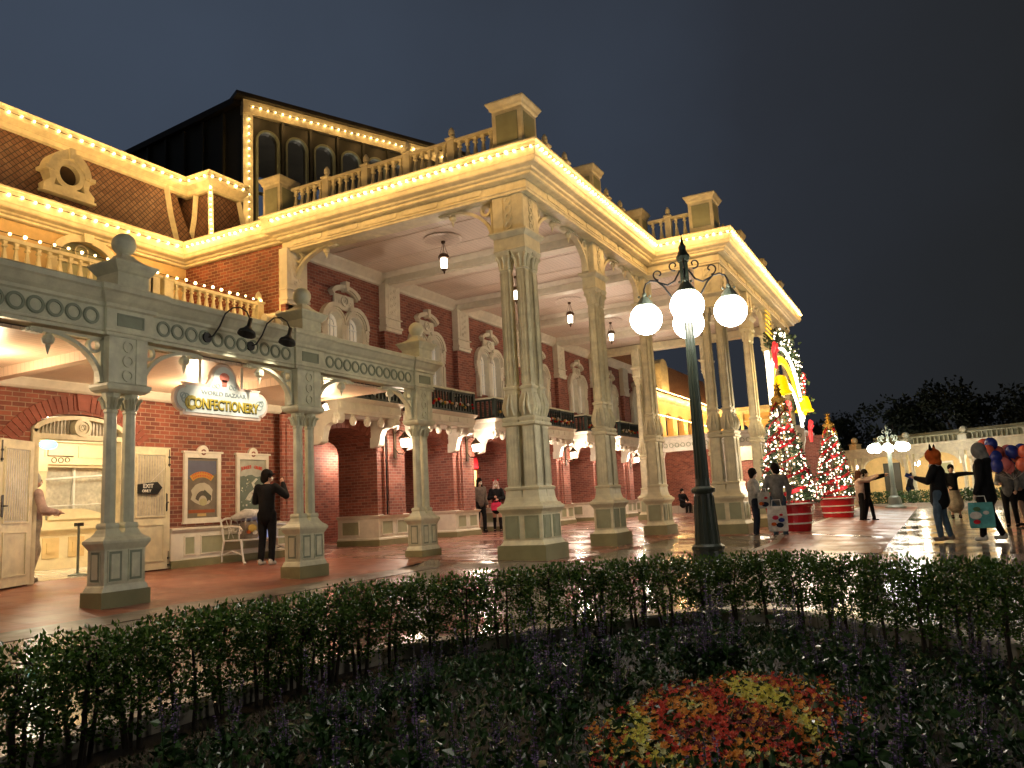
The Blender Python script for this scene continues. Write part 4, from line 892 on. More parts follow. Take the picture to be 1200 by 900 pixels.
# entablature: architrave + frieze beams
FP = [(-12.0, 12.36), (-6.02, 12.36), (-6.02, 19.26), (-4.16, 19.26), (-4.16, 29.79), (-12, 29.79)]
AR = [(-.45, 6.66), (.0, 6.66), (.0, 6.70), (.02, 6.715), (.02, 6.735), (.0, 6.745), (.0, 6.92), (-.45, 6.92)]
b = MB(); b.sweep(AR, FP); b.build('beam', M['cream'], port)
b = MB(); b.sweep(CPR, CP[2:]); b.sweep([(-.2, 6.90), (0, 6.90), (0, 7.44), (-.2, 7.44)], [(-12, 12.6), (-6.1, 12.6), (-6.1, 19.4), (-4.25, 19.4), (-4.25, 29.7), (-12, 29.7)])
b.build('cornice', M['cream'], port)
def frieze_panels(fr, a, c, n):
    for k in range(n):
        u0_, u1_ = a+(c-a)*k/n+.06, a+(c-a)*(k+1)/n-.06
        b = MB(fr); r_ = .055; z = .985
        b.ext(arc(u0_+r_, 6.83, r_, r_*1.2, pi/2, 3*pi/2, 6)+arc(u1_-r_, 6.83, r_, r_*1.2, -pi/2, pi/2, 6), 0, .02); b.build('frieze_panel', M['cream'], port)
frieze_panels(FA(12.36), -11.8, -6.9, 5); frieze_panels(FB(-6.02), 13.2, 19.0, 6); frieze_panels(FB(-4.16), 20.1, 29.0, 8)
# brackets of the portico
def pbr(fr, u, fl, L_=1.0, H=.72):
    q = MB(fr); quarter_bracket(q, L_, H, .055, .12, .12, fl, u, 5.96, n0=-.06); q.build('bracket', M['cream'], port)
fB, fB2, fA, fA2 = FB(-6.30), FB(-4.38), FA(12.60), FA(19.5)
for u in (-6.86,): pbr(fA, u, -1)
pbr(fA, -11.86, 1)
for y, h in ((12.72, .42), (16.15, .42), (19.58, .42)):
    if y != 12.72: pbr(fB, y-h, -1)
    if y != 19.58: pbr(fB, y+h, 1)
for y in (19.62, 22.9, 26.1, 29.4):
    if y != 29.4: pbr(fB2, y+.42, 1)
    if y != 19.62: pbr(fB2, y-.42, -1)
# ceiling and beams
b = MB(); b.box(-12, -6.1, 12.5, 29.7, 6.95, 7.0); b.box(-6.1, -4.3, 19.3, 29.7, 6.95, 7.0); b.build('ceiling', M['ceil'], port)
for y in rows[1:5]:
    b = MB(); x1 = -6.2 if y < 19.6 else -4.4
    b.box(-12, x1, y-.22, y+.22, 6.70, 6.95); b.box(-12, x1, y-.30, y+.30, 6.86, 6.95); b.box(-12, x1, y-.17, y+.17, 6.67, 6.70); b.build('ceiling_beam', M['ivory'], port)
for y0q, y1q in zip([12.6]+rows[1:5], rows[1:5]+[29.9]):
    x1 = -6.25 if y0q < 19.3 else -4.45
    b = MB(); P_ = [(-11.95, y0q+.3), (x1, y0q+.3), (x1, y1q-.3), (-11.95, y1q-.3)]
    b.sweep([(0, 6.83), (.05, 6.85), (.12, 6.94), (0, 6.945)], P_, closed=True, side=-1); b.build('cove_moulding', M['ivory'], port)
    for k in (1, 2): 
        b = MB(); yy = y0q+(y1q-y0q)*k/3; b.box(-12, x1, yy-.04, yy+.04, 6.938, 6.948); b.build('ceiling_rib', M['ceil'], port)
# roof deck, roof balustrade
b = MB(); b.box(-12, -6.1, 12.5, 29.8, 7.34, 7.42); b.box(-6.1, -4.2, 19.3, 29.8, 7.34, 7.42); b.build('roof', M['gutter'], port)
def roof_ped(x, y, w=.62, h=.72, z=7.42):
    b = MB(); b.rprism([(w, w, z), (w, w, z+.88), (w*1.1, w*1.1, z+.91), (w*1.15, w*1.15, z+.95), (w*1.3, w*1.3, z+1.02), (w*1.3, w*1.3, z+1.05), (w*1.1, w*1.1, z+1.08)], x, y)
    o = b.build('roof_pedestal', M['cream'], port)
    for fr in (FA(y-w/2), FB(x+w/2)):
        u = x if fr == FA(y-w/2) else y
        q = MB(fr); q.box(u-w*.36, u+w*.36, 0, .012, z+.22, z+.80); q.build('panel', M['sage'], o)
ZR = 7.44
peds = [(-12.35, 12.65), (-6.32, 12.62), (-6.32, 16.15), (-6.32, 19.5), (-4.5, 19.5), (-4.5, 22.9), (-4.5, 26.2), (-4.5, 29.5)]
for i, p in enumerate(peds): roof_ped(*p, w=(.62 if i in (1, 4) else .5), h=.7)
def run(p0, p1, n):
    p0, p1 = Vector((*p0, 0)), Vector((*p1, 0))
    for k in range(n):
        a, c = p0.lerp(p1, k/n), p0.lerp(p1, (k+1)/n); d = (c-a).normalized()*.09
        balustrade(port, (a+d)[:2], (c-d)[:2], ZR, .72, M['cream'], .17, w=.085)
        if k: post(port, a.x, a.y, ZR, .74, M['cream'], .16)
run((-12.0, 12.62), (-6.65, 12.62), 5); run((-6.3, 12.95), (-6.3, 15.9), 3); run((-6.3, 16.4), (-6.3, 19.25), 3); run((-6.05, 19.5), (-4.8, 19.5), 2)
run((-4.5, 19.8), (-4.5, 22.65), 3); run((-4.5, 23.15), (-4.5, 25.95), 3); run((-4.5, 26.45), (-4.5, 29.2), 3)
GS = 'string lights along the rooflines'
light_string([(-12.0, 11.955, 7.26), (-5.60, 11.955, 7.26)], .17, 'warm bulb string on the portico cornice facing the colonnade')
light_string([(-5.585, 11.96, 7.26), (-5.585, 18.86, 7.26)], .17, 'warm bulb string on the long side cornice of the portico')
light_string([(-5.58, 18.855, 7.26), (-3.73, 18.855, 7.26)], .17, 'short bulb string on the cornice return behind the street lamp')
light_string([(-3.725, 18.86, 7.26), (-3.725, 30.1, 7.26)], .17, 'warm bulb string on the cornice above the lit garland arch')
# hanging ceiling lanterns
def lantern(lab, grp):
    t = thing('ceiling_lantern', lab, 'lantern', (0, 0, 0), 0, grp)
    b = MB(); b.lathe([(.42, 0), (.44, -.015), (.38, -.035), (.12, -.05), (.06, -.06)], n=20); b.build('cap_shadow_disc', M['ceil'], t)  # disc shaped after the shadow that the lantern cap casts on the ceiling
    b = MB(); b.lathe([(.05, -.05), (.05, -.10), (.02, -.12)], n=8)
    for k in range(4):
        a = pi/2*k+.4; b.tube([(.02*cos(a), .02*sin(a), -.12), (.05*cos(a), .05*sin(a), -.25), (.095*cos(a), .095*sin(a), -.37)], .006, 4)
    b.lathe([(.05, -.34), (.10, -.37), (.135, -.42), (.14, -.46), (.10, -.47)], n=6); b.lathe([(.085, -.70), (.05, -.74), (.02, -.76), (.025, -.78), (.005, -.82)], n=6)
    for k in range(6):
        a = pi/3*k; b.tube([(.10*cos(a), .10*sin(a), -.46), (.085*cos(a), .085*sin(a), -.71)], .006, 4)
    b.build('frame', M['bronze'], t)
    b = MB(); b.lathe([(.07, -.475), (.075, -.50), (.062, -.69), (.05, -.70)], n=10); b.build('glass', M['lant'], t)
    light('lamp_light', (0, 0, -.60), 250, (1, .82, .64), .03, t)
    return t
LG = 'lanterns hanging from the portico ceiling'
lt = lantern('', LG)
lps = [(-9.15, 14.4), (-9.15, 17.85), (-9.15, 21.3), (-9.15, 24.7), (-9.15, 28.2), (-6.2, 24.7)]
lls = ['bronze ceiling lantern in the first portico bay nearest the corner column', 'bronze ceiling lantern seen between the paired shafts of the corner column', 'bronze ceiling lantern in the third bay between the first and second column', 'bronze ceiling lantern partly hidden by the left globe of the street lamp', 'bronze ceiling lantern in the last bay beside the street lamp post', 'bronze ceiling lantern in the outer aisle behind the right globe']
for i, (p, lb) in enumerate(zip(lps, lls)):
    o = lt if i == 0 else dup(lt, (0, 0, 0)); o.location = (*p, 6.945); o['label'] = lb
# wall lanterns on the piers
def wall_lantern():
    t = thing('wall_lantern', '', 'lantern', (0, 0, 0), 0, 'wall lanterns on the arcade piers')
    b = MB(); b.box(0, .03, -.05, .05, -.45, .25); b.tube([(.02, 0, -.2), (.12, 0, -.34), (.25, 0, -.36), (.32, 0, -.28)], .016, 6); b.tube([(.02, 0, .15), (.15, 0, .24), (.28, 0, .2)], .012, 6)
    b.lathe([(.03, -.28), (.06, -.26), (.10, -.20), (.02, -.19)], .32, 0, 6)
    b.lathe([(.02, .20), (.05, .14), (.09, .10), (.16, .04), (.17, .01), (.12, .0)], .32, 0, 6)
    for k in range(6):
        a = pi/3*k; b.tube([(.32+.10*cos(a), .10*sin(a), -.20), (.32+.15*cos(a), .15*sin(a), .01)], .007, 4)
    b.build('frame', M['bronze'], t)
    b = MB(); b.lathe([(.05, -.19), (.085, -.18), (.11, -.02), (.06, -.01)], .32, 0, 10); b.build('glass', M['lant'], t)
    light('lamp_light', (.42, 0, -.1), 80, (1, .77, .58), .09, t)
    return t
wl = wall_lantern(); nm = ['behind the second grey green column', 'beside the left edge of the second arch', 'between the third and fourth arches', 'near the shafts of the second portico column', 'between the fifth and sixth arches', 'by the sixth arch', 'at the far end of the arcade']
for i, y in enumerate(rows[1:8]):
    o = wl if i == 0 else dup(wl, (0, 0, 0)); o.location = (-11.88, y, 2.72); o['label'] = 'bright glass wall lantern on a brick pier '+nm[i]
def globe_wall(x, y, z, lab):
    t = thing('passage_lamp', lab, 'lamp', (x, y, z), 0, 'round lamps inside the arcade passage')
    b = MB(); b.sphere((x, y, z), .10, 14, 10); b.build('globe', M['lant'], t, smooth=True); b = MB(); b.tube([(x, y, z+.1), (x, y, z+.2), (x-.15, y, z+.24)], .015); b.build('arm', M['bronze'], t)
    light('lamp_light', (x+.15, y, z-.15), 20, (1, .78, .58), .1, t)
globe_wall(-15.2, 18.0, 2.72, 'round glowing lamp inside the first arch left of the second pier'); globe_wall(-15.2, 24.7, 2.62, 'round glowing lamp above the red awning in the arcade'); globe_wall(-14.6, 31.4, 2.62, 'round glowing lamp deep in the arcade passage near its far end')
# pale conduits on the piers
b = MB(); b.tube([(-11.82, 15.62, .9), (-11.82, 15.62, 3.1)], .02); b.build('downpipe', M['blackiron'], arc_b)
# ================================================================== UPPER DARK HALL
hall = thing('dark_hall', 'dark sheet metal hall with arched openings rising behind the mansard roof', 'building', (-22, 20, 9))
h0 = Vector((-20, 18.76)); d1 = Vector((.416, .909)); d2 = Vector((-.9977, .068)); L1, L2 = 15, 14
hb = MB(); A_, B_, C_, D_ = h0, h0+d1*L1, h0+d1*L1+d2*L2, h0+d2*L2
fr1 = Matrix(((d1.x, d1.y, 0, h0.x), (d1.y, -d1.x, 0, h0.y), (0, 0, 1, 0), (0, 0, 0, 1)))
hb.M = fr1; ops = [(.51+1.07*k, 1.23+1.07*k, 10.2, 14.15, .36) for k in range(13)]; hb.wall(0, L1, 8.5, 15.35, -.25, 0, ops)
for k in range(13): hb.box(1.35+1.07*k, 1.45+1.07*k, 0, .10, 8.5, 15.1)
hb.M = I4; hb.loft([[(D_.x, D_.y, z), (A_.x, A_.y, z), (A_.x+d1.x*.25, A_.y+d1.y*.25, z), (D_.x+d1.x*.25, D_.y+d1.y*.25, z)] for z in (8.5, 15.35)])
hb.build('wall', M['darkwin'], hall)
hb = MB(fr1)
for (a, c, zb, zs, r_) in ops: hb.band(arc((a+c)/2, zs, .355, .355, pi, 0, 14), arc((a+c)/2, zs, .43, .43, pi, 0, 14), -.05, .08); hb.box(a-.07, a+.005, -.05, .08, 10.2, zs); hb.box(c-.005, c+.07, -.05, .08, 10.2, zs)
hb.build('arch_trim', M['greygreen_dark'], hall)
hb = MB(fr1)
for k in range(13): hb.tube([(.2+1.15*k, -.9, 9.5), (1.6+1.15*k, -1.3, 12.8)], .10, 4); hb.tube([(1.9+1.15*k, -.8, 10.2), (.3+1.15*k, -1.5, 12.2)], .06, 4)
for z in (10.6, 11.6, 12.7): hb.tube([(0, -1.2, z), (L1, -1.2, z)], .07, 4)
hb.build('truss', M['sage'], hall)
hb = MB(fr1); hb.box(-.05, L1, -.3, .16, 15.0, 15.5); hb.box(-.05, .30, .0, .14, 8.5, 15.0); hb.build('trim_board', M['cream'], hall)
hb = MB(fr1); hb.box(-.35, L1, -6, .35, 15.5, 15.66); hb.build('roof', M['darkroof'], hall)
hb = MB(); 
for sgn in (0,): hb.loft([[(D_.x, D_.y, 15.36), (A_.x-.2, A_.y-.25, 15.36), (A_.x+1, A_.y+2.2, 15.36), (D_.x, D_.y+2.2, 15.36)], [(D_.x, D_.y, 15.6), (A_.x-.2, A_.y-.25, 15.6), (A_.x+1, A_.y+2.2, 15.6), (D_.x, D_.y+2.2, 15.6)]])
hb.build('side_roof', M['darkroof'], hall)
hb = MB(FA(0)); 
for k in range(12): p = h0+d2*(1+1.1*k); hb.M = I4; hb.cbox(p.x, p.y-.06, .12, .12, 8.5, 15.3)
hb.build('rib', M['darkwin'], hall)
W2 = lambda u, n, z: tuple(fr1 @ Vector((u, n, z)))
for u in (2, 7, 12): light('truss_fill_light', W2(u, -2.6, 11.5), 60, (1, .85, .66), .3, hall)  # unseen lights added inside the hall to brighten the trusses
light_string([W2(.14, .22, 15.25), W2(L1, .22, 15.25)], .27, 'warm bulb string along the top of the dark hall', power=2.2, every=1.0)
light_string([W2(.13, .22, 14.9), W2(.13, .22, 10.2)], .27, 'vertical bulb string down the corner of the dark hall', power=2.2, every=1.0)

# ================================================================== FAR WING (gold lit) and link colonnade
far = thing('far_wing', 'yellow far wing with bulb lit cornice seen between the portico columns', 'building', (-15, 50, .1))
b = MB(FB(-15)); b.wall(39.5, 62, .1, 7.3, -.4, 0, [(41.5+2.6*k, 43.1+2.6*k, 4.8, 5.9, .4) for k in range(7)]); b.build('wall', M['ochre'], far)
b = MB(FA(62)); b.wall(-15, -9, .1, 7.4, -.4, 0, [(-13.4+2.2*k, -12.4+2.2*k, 4.2, 5.8, .3) for k in range(2)]); b.build('end_wall', M['ochre'], far)
b = MB(); b.sweep(CPR, [(-15, 39.5), (-15, 62), (-9, 62)]); b.sweep([(0, 4.0), (.2, 4.05), (.3, 4.4), (.3, 4.55), (0, 4.6)], [(-15, 39.5), (-15, 62), (-9, 62)]); b.build('cornice', M['cream'], far)
b = MB(); b.loft([[(-15.1, 39.5, 7.7), (-15.1, 62.2, 7.7), (-17, 62.2, 7.7), (-17, 39.5, 7.7)], [(-15.6, 39.5, 9.8), (-15.6, 62.2, 9.8), (-17, 62.2, 9.8), (-17, 39.5, 9.8)]]); b.build('roof', M['tiles'], far)
b = MB(FB(-15.15)); b.ext([(48.6, 7.7), (50.2, 7.7), (50.2, 9.2)]+arc(49.4, 9.2, .8, .6, 0, pi, 8)+[(48.6, 9.2)], -.5, .3); b.build('dormer', M['cream'], far)
b = MB(FA(61.95)); 
for k in range(3): b.box(-15+2.2*k-.1, -15+2.2*k+.1, 0, .12, .1, 7.1)
for z in (3.2, 4.9, 6.3): b.box(-15, -9, 0, .06, z, z+.08)
b.build('panel_strip', M['cream'], far)
light_string([(-14.65, 39.5, 7.55), (-14.65, 61.6, 7.55)], .45, 'bulb string on the far wing cornice seen past the street lamp post', power=12, every=2.2, r=1.6)
light_string([(-14.55, 39.5, 5.9), (-14.55, 61.6, 5.9)], .45, 'bulb string on the lower ledge of the far yellow wing', power=12, every=2.2, r=1.6)
light_string([(-14.6, 61.5, 5.0), (-9.2, 61.5, 5.0)], .9, 'bulb string across the end wall of the far yellow wing', power=16, every=2.2, r=1.2)
link = thing('link_colonnade', 'low link porch with ringed white beam beyond the last arcade bay', 'colonnade', (-9, 38.6, .1))
b = MB(); b.box(-12.3, -5.2, 38.5, 38.8, 3.15, 3.75); b.sweep([(0, 3.7), (.15, 3.8), (.15, 3.9), (0, 3.92)], [(-12.3, 38.5), (-5.2, 38.5)]); b.box(-12.3, -5.2, 38.8, 42, 3.6, 3.7); b.build('beam', M['ivory'], link)
b = MB(FA(38.5)); 
for k in range(24): b.ring(-12.1+.29*k, 3.45, .08, .115, 0, .03, 14)
b.build('ring_frieze', M['sage'], link)
for x in (-12.1, -9.0, -5.4):
    b = MB(); b.rprism([(.5, .5, .0), (.5, .5, .25), (.4, .4, .3), (.4, .4, .8), (.5, .5, .86), (.5, .5, .92), (.25, .25, 1.0), (.2, .2, 2.8), (.35, .35, 3.15)], x, 38.65); b.build('column', M['ivory'], link)
b = MB(); b.box(-15, -4.5, 42, 42.3, .1, 3.6); b.build('wall', M['brick2'], link)
b = MB(); b.box(-9.0, -7.2, 41.9, 42, 2.6, 3.5); b.build('sign_panel', M['cream'], link)
light('lamp_light', (-9, 40.3, 3.3), 60, (1, .75, .5), .2, link)
# ================================================================== FAR ENTRANCE WING (right)
ang = radians(-31); fo = Vector((-6.5, 47)); ca, sa = cos(ang), sin(ang)
FE = Matrix(((ca, sa, 0, fo.x), (sa, -ca, 0, fo.y), (0, 0, 1, -.15), (0, 0, 0, 1)))
ent = thing('entrance_wing', 'long low cream building with balustrade and arched porch beyond the plaza', 'building', (fo.x, fo.y, -.15))
b = MB(FE); b.box(-2, 26, -4.2, -4, 0, 3.0); b.build('rear_wall', M['ochre'], ent)
b = MB(FE); b.box(-2, 26, -.35, 0, 2.55, 3.0); b.box(-2, 26, -.4, .12, 2.9, 3.02); b.box(-2, 26, -4, 0, 2.96, 3.0); b.build('beam', M['cream'], ent)
b = MB(FE); b.box(3, 27, -6, -2.2, 3.0, 3.55); b.box(3, 27, -6.1, -2.05, 3.52, 3.65); b.build('parapet', M['greygreen_dark'], ent)
for k in range(9):
    u = .3+2.9*k; b = MB(FE)
    for du in (-.18, .18): b.M = FE @ Matrix.Translation((u+du, -.17, 0)); b.rprism([(.3, .3, 0), (.3, .3, .7), (.2, .2, .75), (.14, .14, .9), (.13, .13, 2.1), (.22, .22, 2.3), (.22, .22, 2.6)])
    b.M = FE; cu = arc(u+1.45, 1.95, 1.1, .6, pi, 0, 10); b.band(cu, [(p[0], 2.56) for p in cu], -.25, -.1)
    o = b.build('column', M['cream'], ent)
    q = MB(FE @ Matrix.Translation((u, -.15, 0))); q.rprism([(.42, .42, 3.0), (.42, .42, 3.25), (.52, .52, 3.3), (.2, .2, 3.35)]); q.sphere((0, 0, 3.50), .17, 12, 8); q.build('ball_finial', M['ochre'] if k < 2 else M['greygreen'], ent)
    if k > 1:
        q = MB(FE)
        for j in range(10): q.M = FE; q.cbox(u+.4+.22*j, -.15, .09, .09, 3.02, 3.32, .015)
        q.box(u+.2, u+2.7, -.22, -.08, 3.32, 3.38); q.build('balustrade', M['sage'], ent)
for (u, w, m_) in ((2.6, 1.0, 'darkwin'), (8.8, .7, 'brick2'), (10.4, .7, 'brick2'), (14.5, 1.3, 'darkwin'), (19, 1.2, 'brick2')):
    b = MB(FE); b.box(u-w/2, u+w/2, -4, -3.95, .1, 2.3); b.build('door', M[m_], ent)
for k in range(6):
    u = 2+3.6*k; t = thing('porch_globe_lamp', ['small white globe lamp under the far porch, nearest the second christmas tree', 'small white globe lamp under the far porch behind the far lamp post', 'small white globe lamp under the far porch right of the far lamp post', 'small white globe lamp under the far porch behind the fox hatted visitor', 'small white globe lamp under the far porch behind the hooded visitor', 'small white globe lamp under the far porch behind the balloons'][k], 'lamp', tuple(FE @ Vector((u, -1.6, 2.4))), 0, 'globe lamps under the far porch')
    p = FE @ Vector((u, -1.6, 2.15)); b = MB(); b.sphere(p, .16, 12, 8); b.build('globe', M['globe'], t, smooth=True); b = MB(); b.tube([p+Vector((0, 0, .15)), p+Vector((0, 0, .75))], .015); b.build('stem', M['bronze'], t)
    light('lamp_light', p+Vector((0, 0, -.3)), 26, (1, .82, .55), .15, t)
for (u, lab) in ((5.6, 'framed poster on the far cream wall left of the far lamp post'), (12.5, 'framed poster on the far cream wall behind the fox hatted visitor')):
    t = thing('wall_poster', lab, 'poster', tuple(FE @ Vector((u, -3.95, 1))), 0, 'posters on the far porch wall'); b = MB(FE); b.box(u-.5, u+.5, -4, -3.94, .6, 2.2); b.build('frame', M['white'], t); b = MB(FE); b.box(u-.4, u+.4, -3.94, -3.93, .7, 2.1); b.build('print', M['sage'], t)
# low hedge in planter at the far wing
def leafbox(b, n, x0, x1, y0, y1, z0, z1, s, rnd=random, dens=None):
    for _ in range(n):
        c = Vector((rnd.uniform(x0, x1), rnd.uniform(y0, y1), rnd.uniform(z0, z1)))
        if dens and rnd.random() > dens(c): continue
        leaf(b, c, s*rnd.uniform(.7, 1.25), rnd)
def leaf(b, c, s, rnd=random, d=None):
    d = d or Vector((rnd.gauss(0, 1), rnd.gauss(0, 1), rnd.gauss(.35, .8))).normalized(); w = d.cross(Vector((rnd.gauss(0, 1), rnd.gauss(0, 1), rnd.gauss(0, 1)))).normalized()*.30*s; n = d.cross(w).normalized()*.08*s
    p0, p3 = c, c+d*s; m1, m2 = c+d*s*.45+w+n, c+d*s*.45-w+n; mid = c+d*s*.45
    i = [b.V(p) for p in (p0, m1, p3, m2, mid)]
    b.face((i[0], i[1], i[4])); b.face((i[1], i[2], i[4])); b.face((i[2], i[3], i[4])); b.face((i[3], i[0], i[4]))
for (u0_, u1_, lab) in ((4.5, 11.5, 'clipped low hedge at the foot of the far cream building near the far lamp post'), (13.5, 21, 'clipped low hedge at the foot of the far cream building behind the visitors')):
    t = thing('low_hedge', lab, 'hedge', tuple(FE @ Vector((u0_, 1, 0))))
    b = MB(FE); leafbox(b, 3500, u0_, u1_, .5, 1.3, .15, .75, .12); b.build('foliage', M['leaf2'], t)
    b = MB(FE); b.box(u0_-.2, u1_+.2, .35, 1.5, -.05, .2); b.build('planter_kerb', M['kerb'], t)
# dark trees
def tree(x, y, h, r, lab, seed):
    rnd = random.Random(seed); t = thing('broadleaf_tree', lab, 'tree', (x, y, -.3), 0, 'dark trees beyond the far building')
    b = MB(); b.tube([(x, y, -.3), (x+.1, y, h*.4), (x, y, h*.8)], [.35, .25, .1], 7)
    for k in range(5): a = rnd.uniform(0, 6.28); b.tube([(x, y, h*.35+.3*k), (x+r*.6*cos(a), y+r*.6*sin(a), h*.6+.35*k)], [.14, .05], 5)
    b.build('trunk', M['bark'], t)
    b = MB(); 
    for k in range(26):
        a, rr, zz = rnd.uniform(0, 6.28), r*sqrt(rnd.random())*.85, rnd.uniform(.35, .95)*h; rr *= 1.15-.75*abs(zz/h-.55)
        c = Vector((x+rr*cos(a), y+rr*sin(a), zz)); cr_ = r*rnd.uniform(.22, .38)
        for _ in range(130):
            v = Vector((rnd.gauss(0, 1), rnd.gauss(0, 1), rnd.gauss(0, .8))).normalized()*cr_*rnd.uniform(.6, 1.05); leaf(b, c+v, rnd.uniform(.3, .55), rnd)
    b.build('crown', M['darkleaf'], t)
TL = [(-16, 98, 7.8, 3.5, 'low dark tree beyond the roofs, right behind the lit garland arch'), (-9.5, 92, 8.4, 4, 'dark rounded tree above the second christmas tree'), (-3.2, 88, 9.2, 4, 'dark tree rising above the far lamp post'), (2.2, 86, 9.9, 4.2, 'tallest dark tree above the fox hatted visitor'), (7.5, 84, 8.9, 4, 'dark tree above the hooded visitor'), (12.5, 82, 9.3, 4.5, 'dark tree cut by the edge of the view'), (-22, 105, 8, 4, 'small dark tree seen faintly past the portico')]
for i, a in enumerate(TL): tree(*a, seed=40+i)

# ================================================================== STREET LAMPS
def scroll(b, M_, pts, r=.014): b.M = M_; b.tube(pts, r, 6); b.M = I4
def spiral(c, r0, r1, a0, a1, n=16): return [(c[0]+(r0+(r1-r0)*k/n)*cos(a0+(a1-a0)*k/n), 0, c[1]+(r0+(r1-r0)*k/n)*sin(a0+(a1-a0)*k/n)) for k in range(n+1)]
def street_lamp(loc, lab, rz=.26, power=150, grp='four globe street lamps'):
    t = thing('street_lamp', lab, 'street lamp', loc, 0, grp)
    b = MB(); b.lathe([(.28, 0), (.28, .10), (.24, .14), (.20, .40), (.215, .42), (.215, .46), (.165, .49), (.16, .55), (.125, 1.10), (.12, 1.15), (.155, 1.17), (.16, 1.20), (.155, 1.22), (.10, 1.25), (.095, 1.35)], n=20)
    n = 24; R = []
    for z, r in ((1.35, .092), (2.9, .068), (3.55, .062), (4.38, .058)): R.append([((r*(1 if k % 2 else .86))*cos(2*pi*k/n), (r*(1 if k % 2 else .86))*sin(2*pi*k/n), z) for k in range(n)])
    b.loft(R); b.lathe([(.075, 4.38), (.085, 4.40), (.10, 4.45), (.075, 4.49), (.05, 4.55), (.02, 4.59)], n=14)
    for k in range(16): a = 2*pi*k/16; b.tube([(.198*cos(a), .198*sin(a), .42), (.158*cos(a), .158*sin(a), .50), (.123*cos(a), .123*sin(a), 1.12)], .009, 4)
    b.build('post', M['postgreen'], t, world=False)
    b = MB(); b.lathe([(.05, 4.54), (.055, 4.60), (.03, 4.64), (.012, 4.72), (.004, 4.80)], n=10); b.build('finial', M['blackiron'], t, world=False)
    for k in range(4):
        A = Matrix.Translation((0, 0, .14)) @ Matrix.Rotation(rz+pi/2*k, 4, 'Z'); b = MB()
        scroll(b, A, [(.06, 0, 3.62), (.18, 0, 3.72), (.30, 0, 3.92), (.38, 0, 4.0), (.47, 0, 4.02), (.545, 0, 3.98), (.575, 0, 3.90), (.575, 0, 3.82)], .013)
        scroll(b, A, [(.06, 0, 4.12), (.14, 0, 3.98), (.24, 0, 3.93), (.36, 0, 3.98)], .013)
        scroll(b, A, spiral((.14, 4.20), .075, .02, -pi*.6, pi*1.3), .011); scroll(b, A, spiral((.36, 4.10), .085, .02, -pi*.5, pi*1.4), .011)
        b.build('arm', M['blackiron'], t, world=False)
        b = MB(A); b.lathe([(.018, 3.86), (.03, 3.84), (.035, 3.80), (.06, 3.78), (.10, 3.72), (.125, 3.68), (.13, 3.66), (.10, 3.65)], .575, 0, 14)
        for j in range(4): a = pi/2*j; b.sphere((.575+.075*cos(a), .075*sin(a), 3.80), .02, 6, 4)
        b.build('lamp_cap', M['lampcap'], t, world=False)
        b = MB(A); b.sphere((.575, 0, 3.475), .222, 28, 20); b.build('globe', M['globe'], t, world=False, smooth=True)
    return t
SL = street_lamp((-2.80, 10.65, -.15), 'tall dark green street lamp with four glowing white globes in front of the portico')
# lamps of the same kind standing around the flower bed, outside the picture
dup(SL, (5.6, 7.2, -.15), .3, 'four globe street lamp on the far right side of the flower bed')
dup(SL, (-5.3, -.9, -.15), .5, 'four globe street lamp beside the near left end of the flower bed')
def cluster_lamp(loc, lab, s=1.0):
    t = thing('cluster_lamp', lab, 'street lamp', loc, 0, 'many globed lamps across the plaza')
    b = MB(); b.lathe([(.45, 0), (.45, .12), (.30, .22), (.25, .55), (.16, .62), (.12, .9), (.10, 1.0), (.09, 2.6), (.12, 2.7), (.07, 2.8), (.05, 3.4)], n=14)
    for k in range(8):
        A = Matrix.Rotation(pi/4*k, 4, 'Z'); scroll(b, A, [(.05, 0, 2.6), (.3, 0, 2.75), (.55, 0, 3.05), (.68, 0, 3.02), (.70, 0, 2.95)], .02); scroll(b, A, spiral((.28, 3.25), .16, .04, -pi*.5, pi*1.2, 12), .018); 
    for k in range(4): A = Matrix.Rotation(pi/2*k, 4, 'Z'); scroll(b, A, spiral((.12, 3.55), .10, .03, -pi*.5, pi*1.2, 10), .015)
    b.lathe([(.05, 3.4), (.09, 3.5), (.04, 3.6), (.06, 3.75), (.01, 3.85)], n=8); b.build('post', M['lampcap'], t, world=False)
    for k in range(8):
        b = MB(Matrix.Rotation(pi/4*k, 4, 'Z')); b.sphere((.70, 0, 2.78), .19, 14, 10); b.build('globe', M['globe'], t, world=False, smooth=True)
    return t
CLP = cluster_lamp((-1.84, 39.9, -.15), 'nearest of the many globed lamps across the plaza, with scrolled crown')
dup(CLP, (-2.25, 58, -.15), .2, 'middle of the three many globed lamps lined up across the plaza', scale=.98); dup(CLP, (-3.0, 80, -.15), .3, 'farthest of the three many globed lamps lined up across the plaza', scale=.98)
for (x, y) in ((5.5, 46), (9.5, 37)): dup(CLP, (x, y, -.15), .1, 'many globed lamp at the '+('back right' if y > 40 else 'right edge')+' of the plaza')

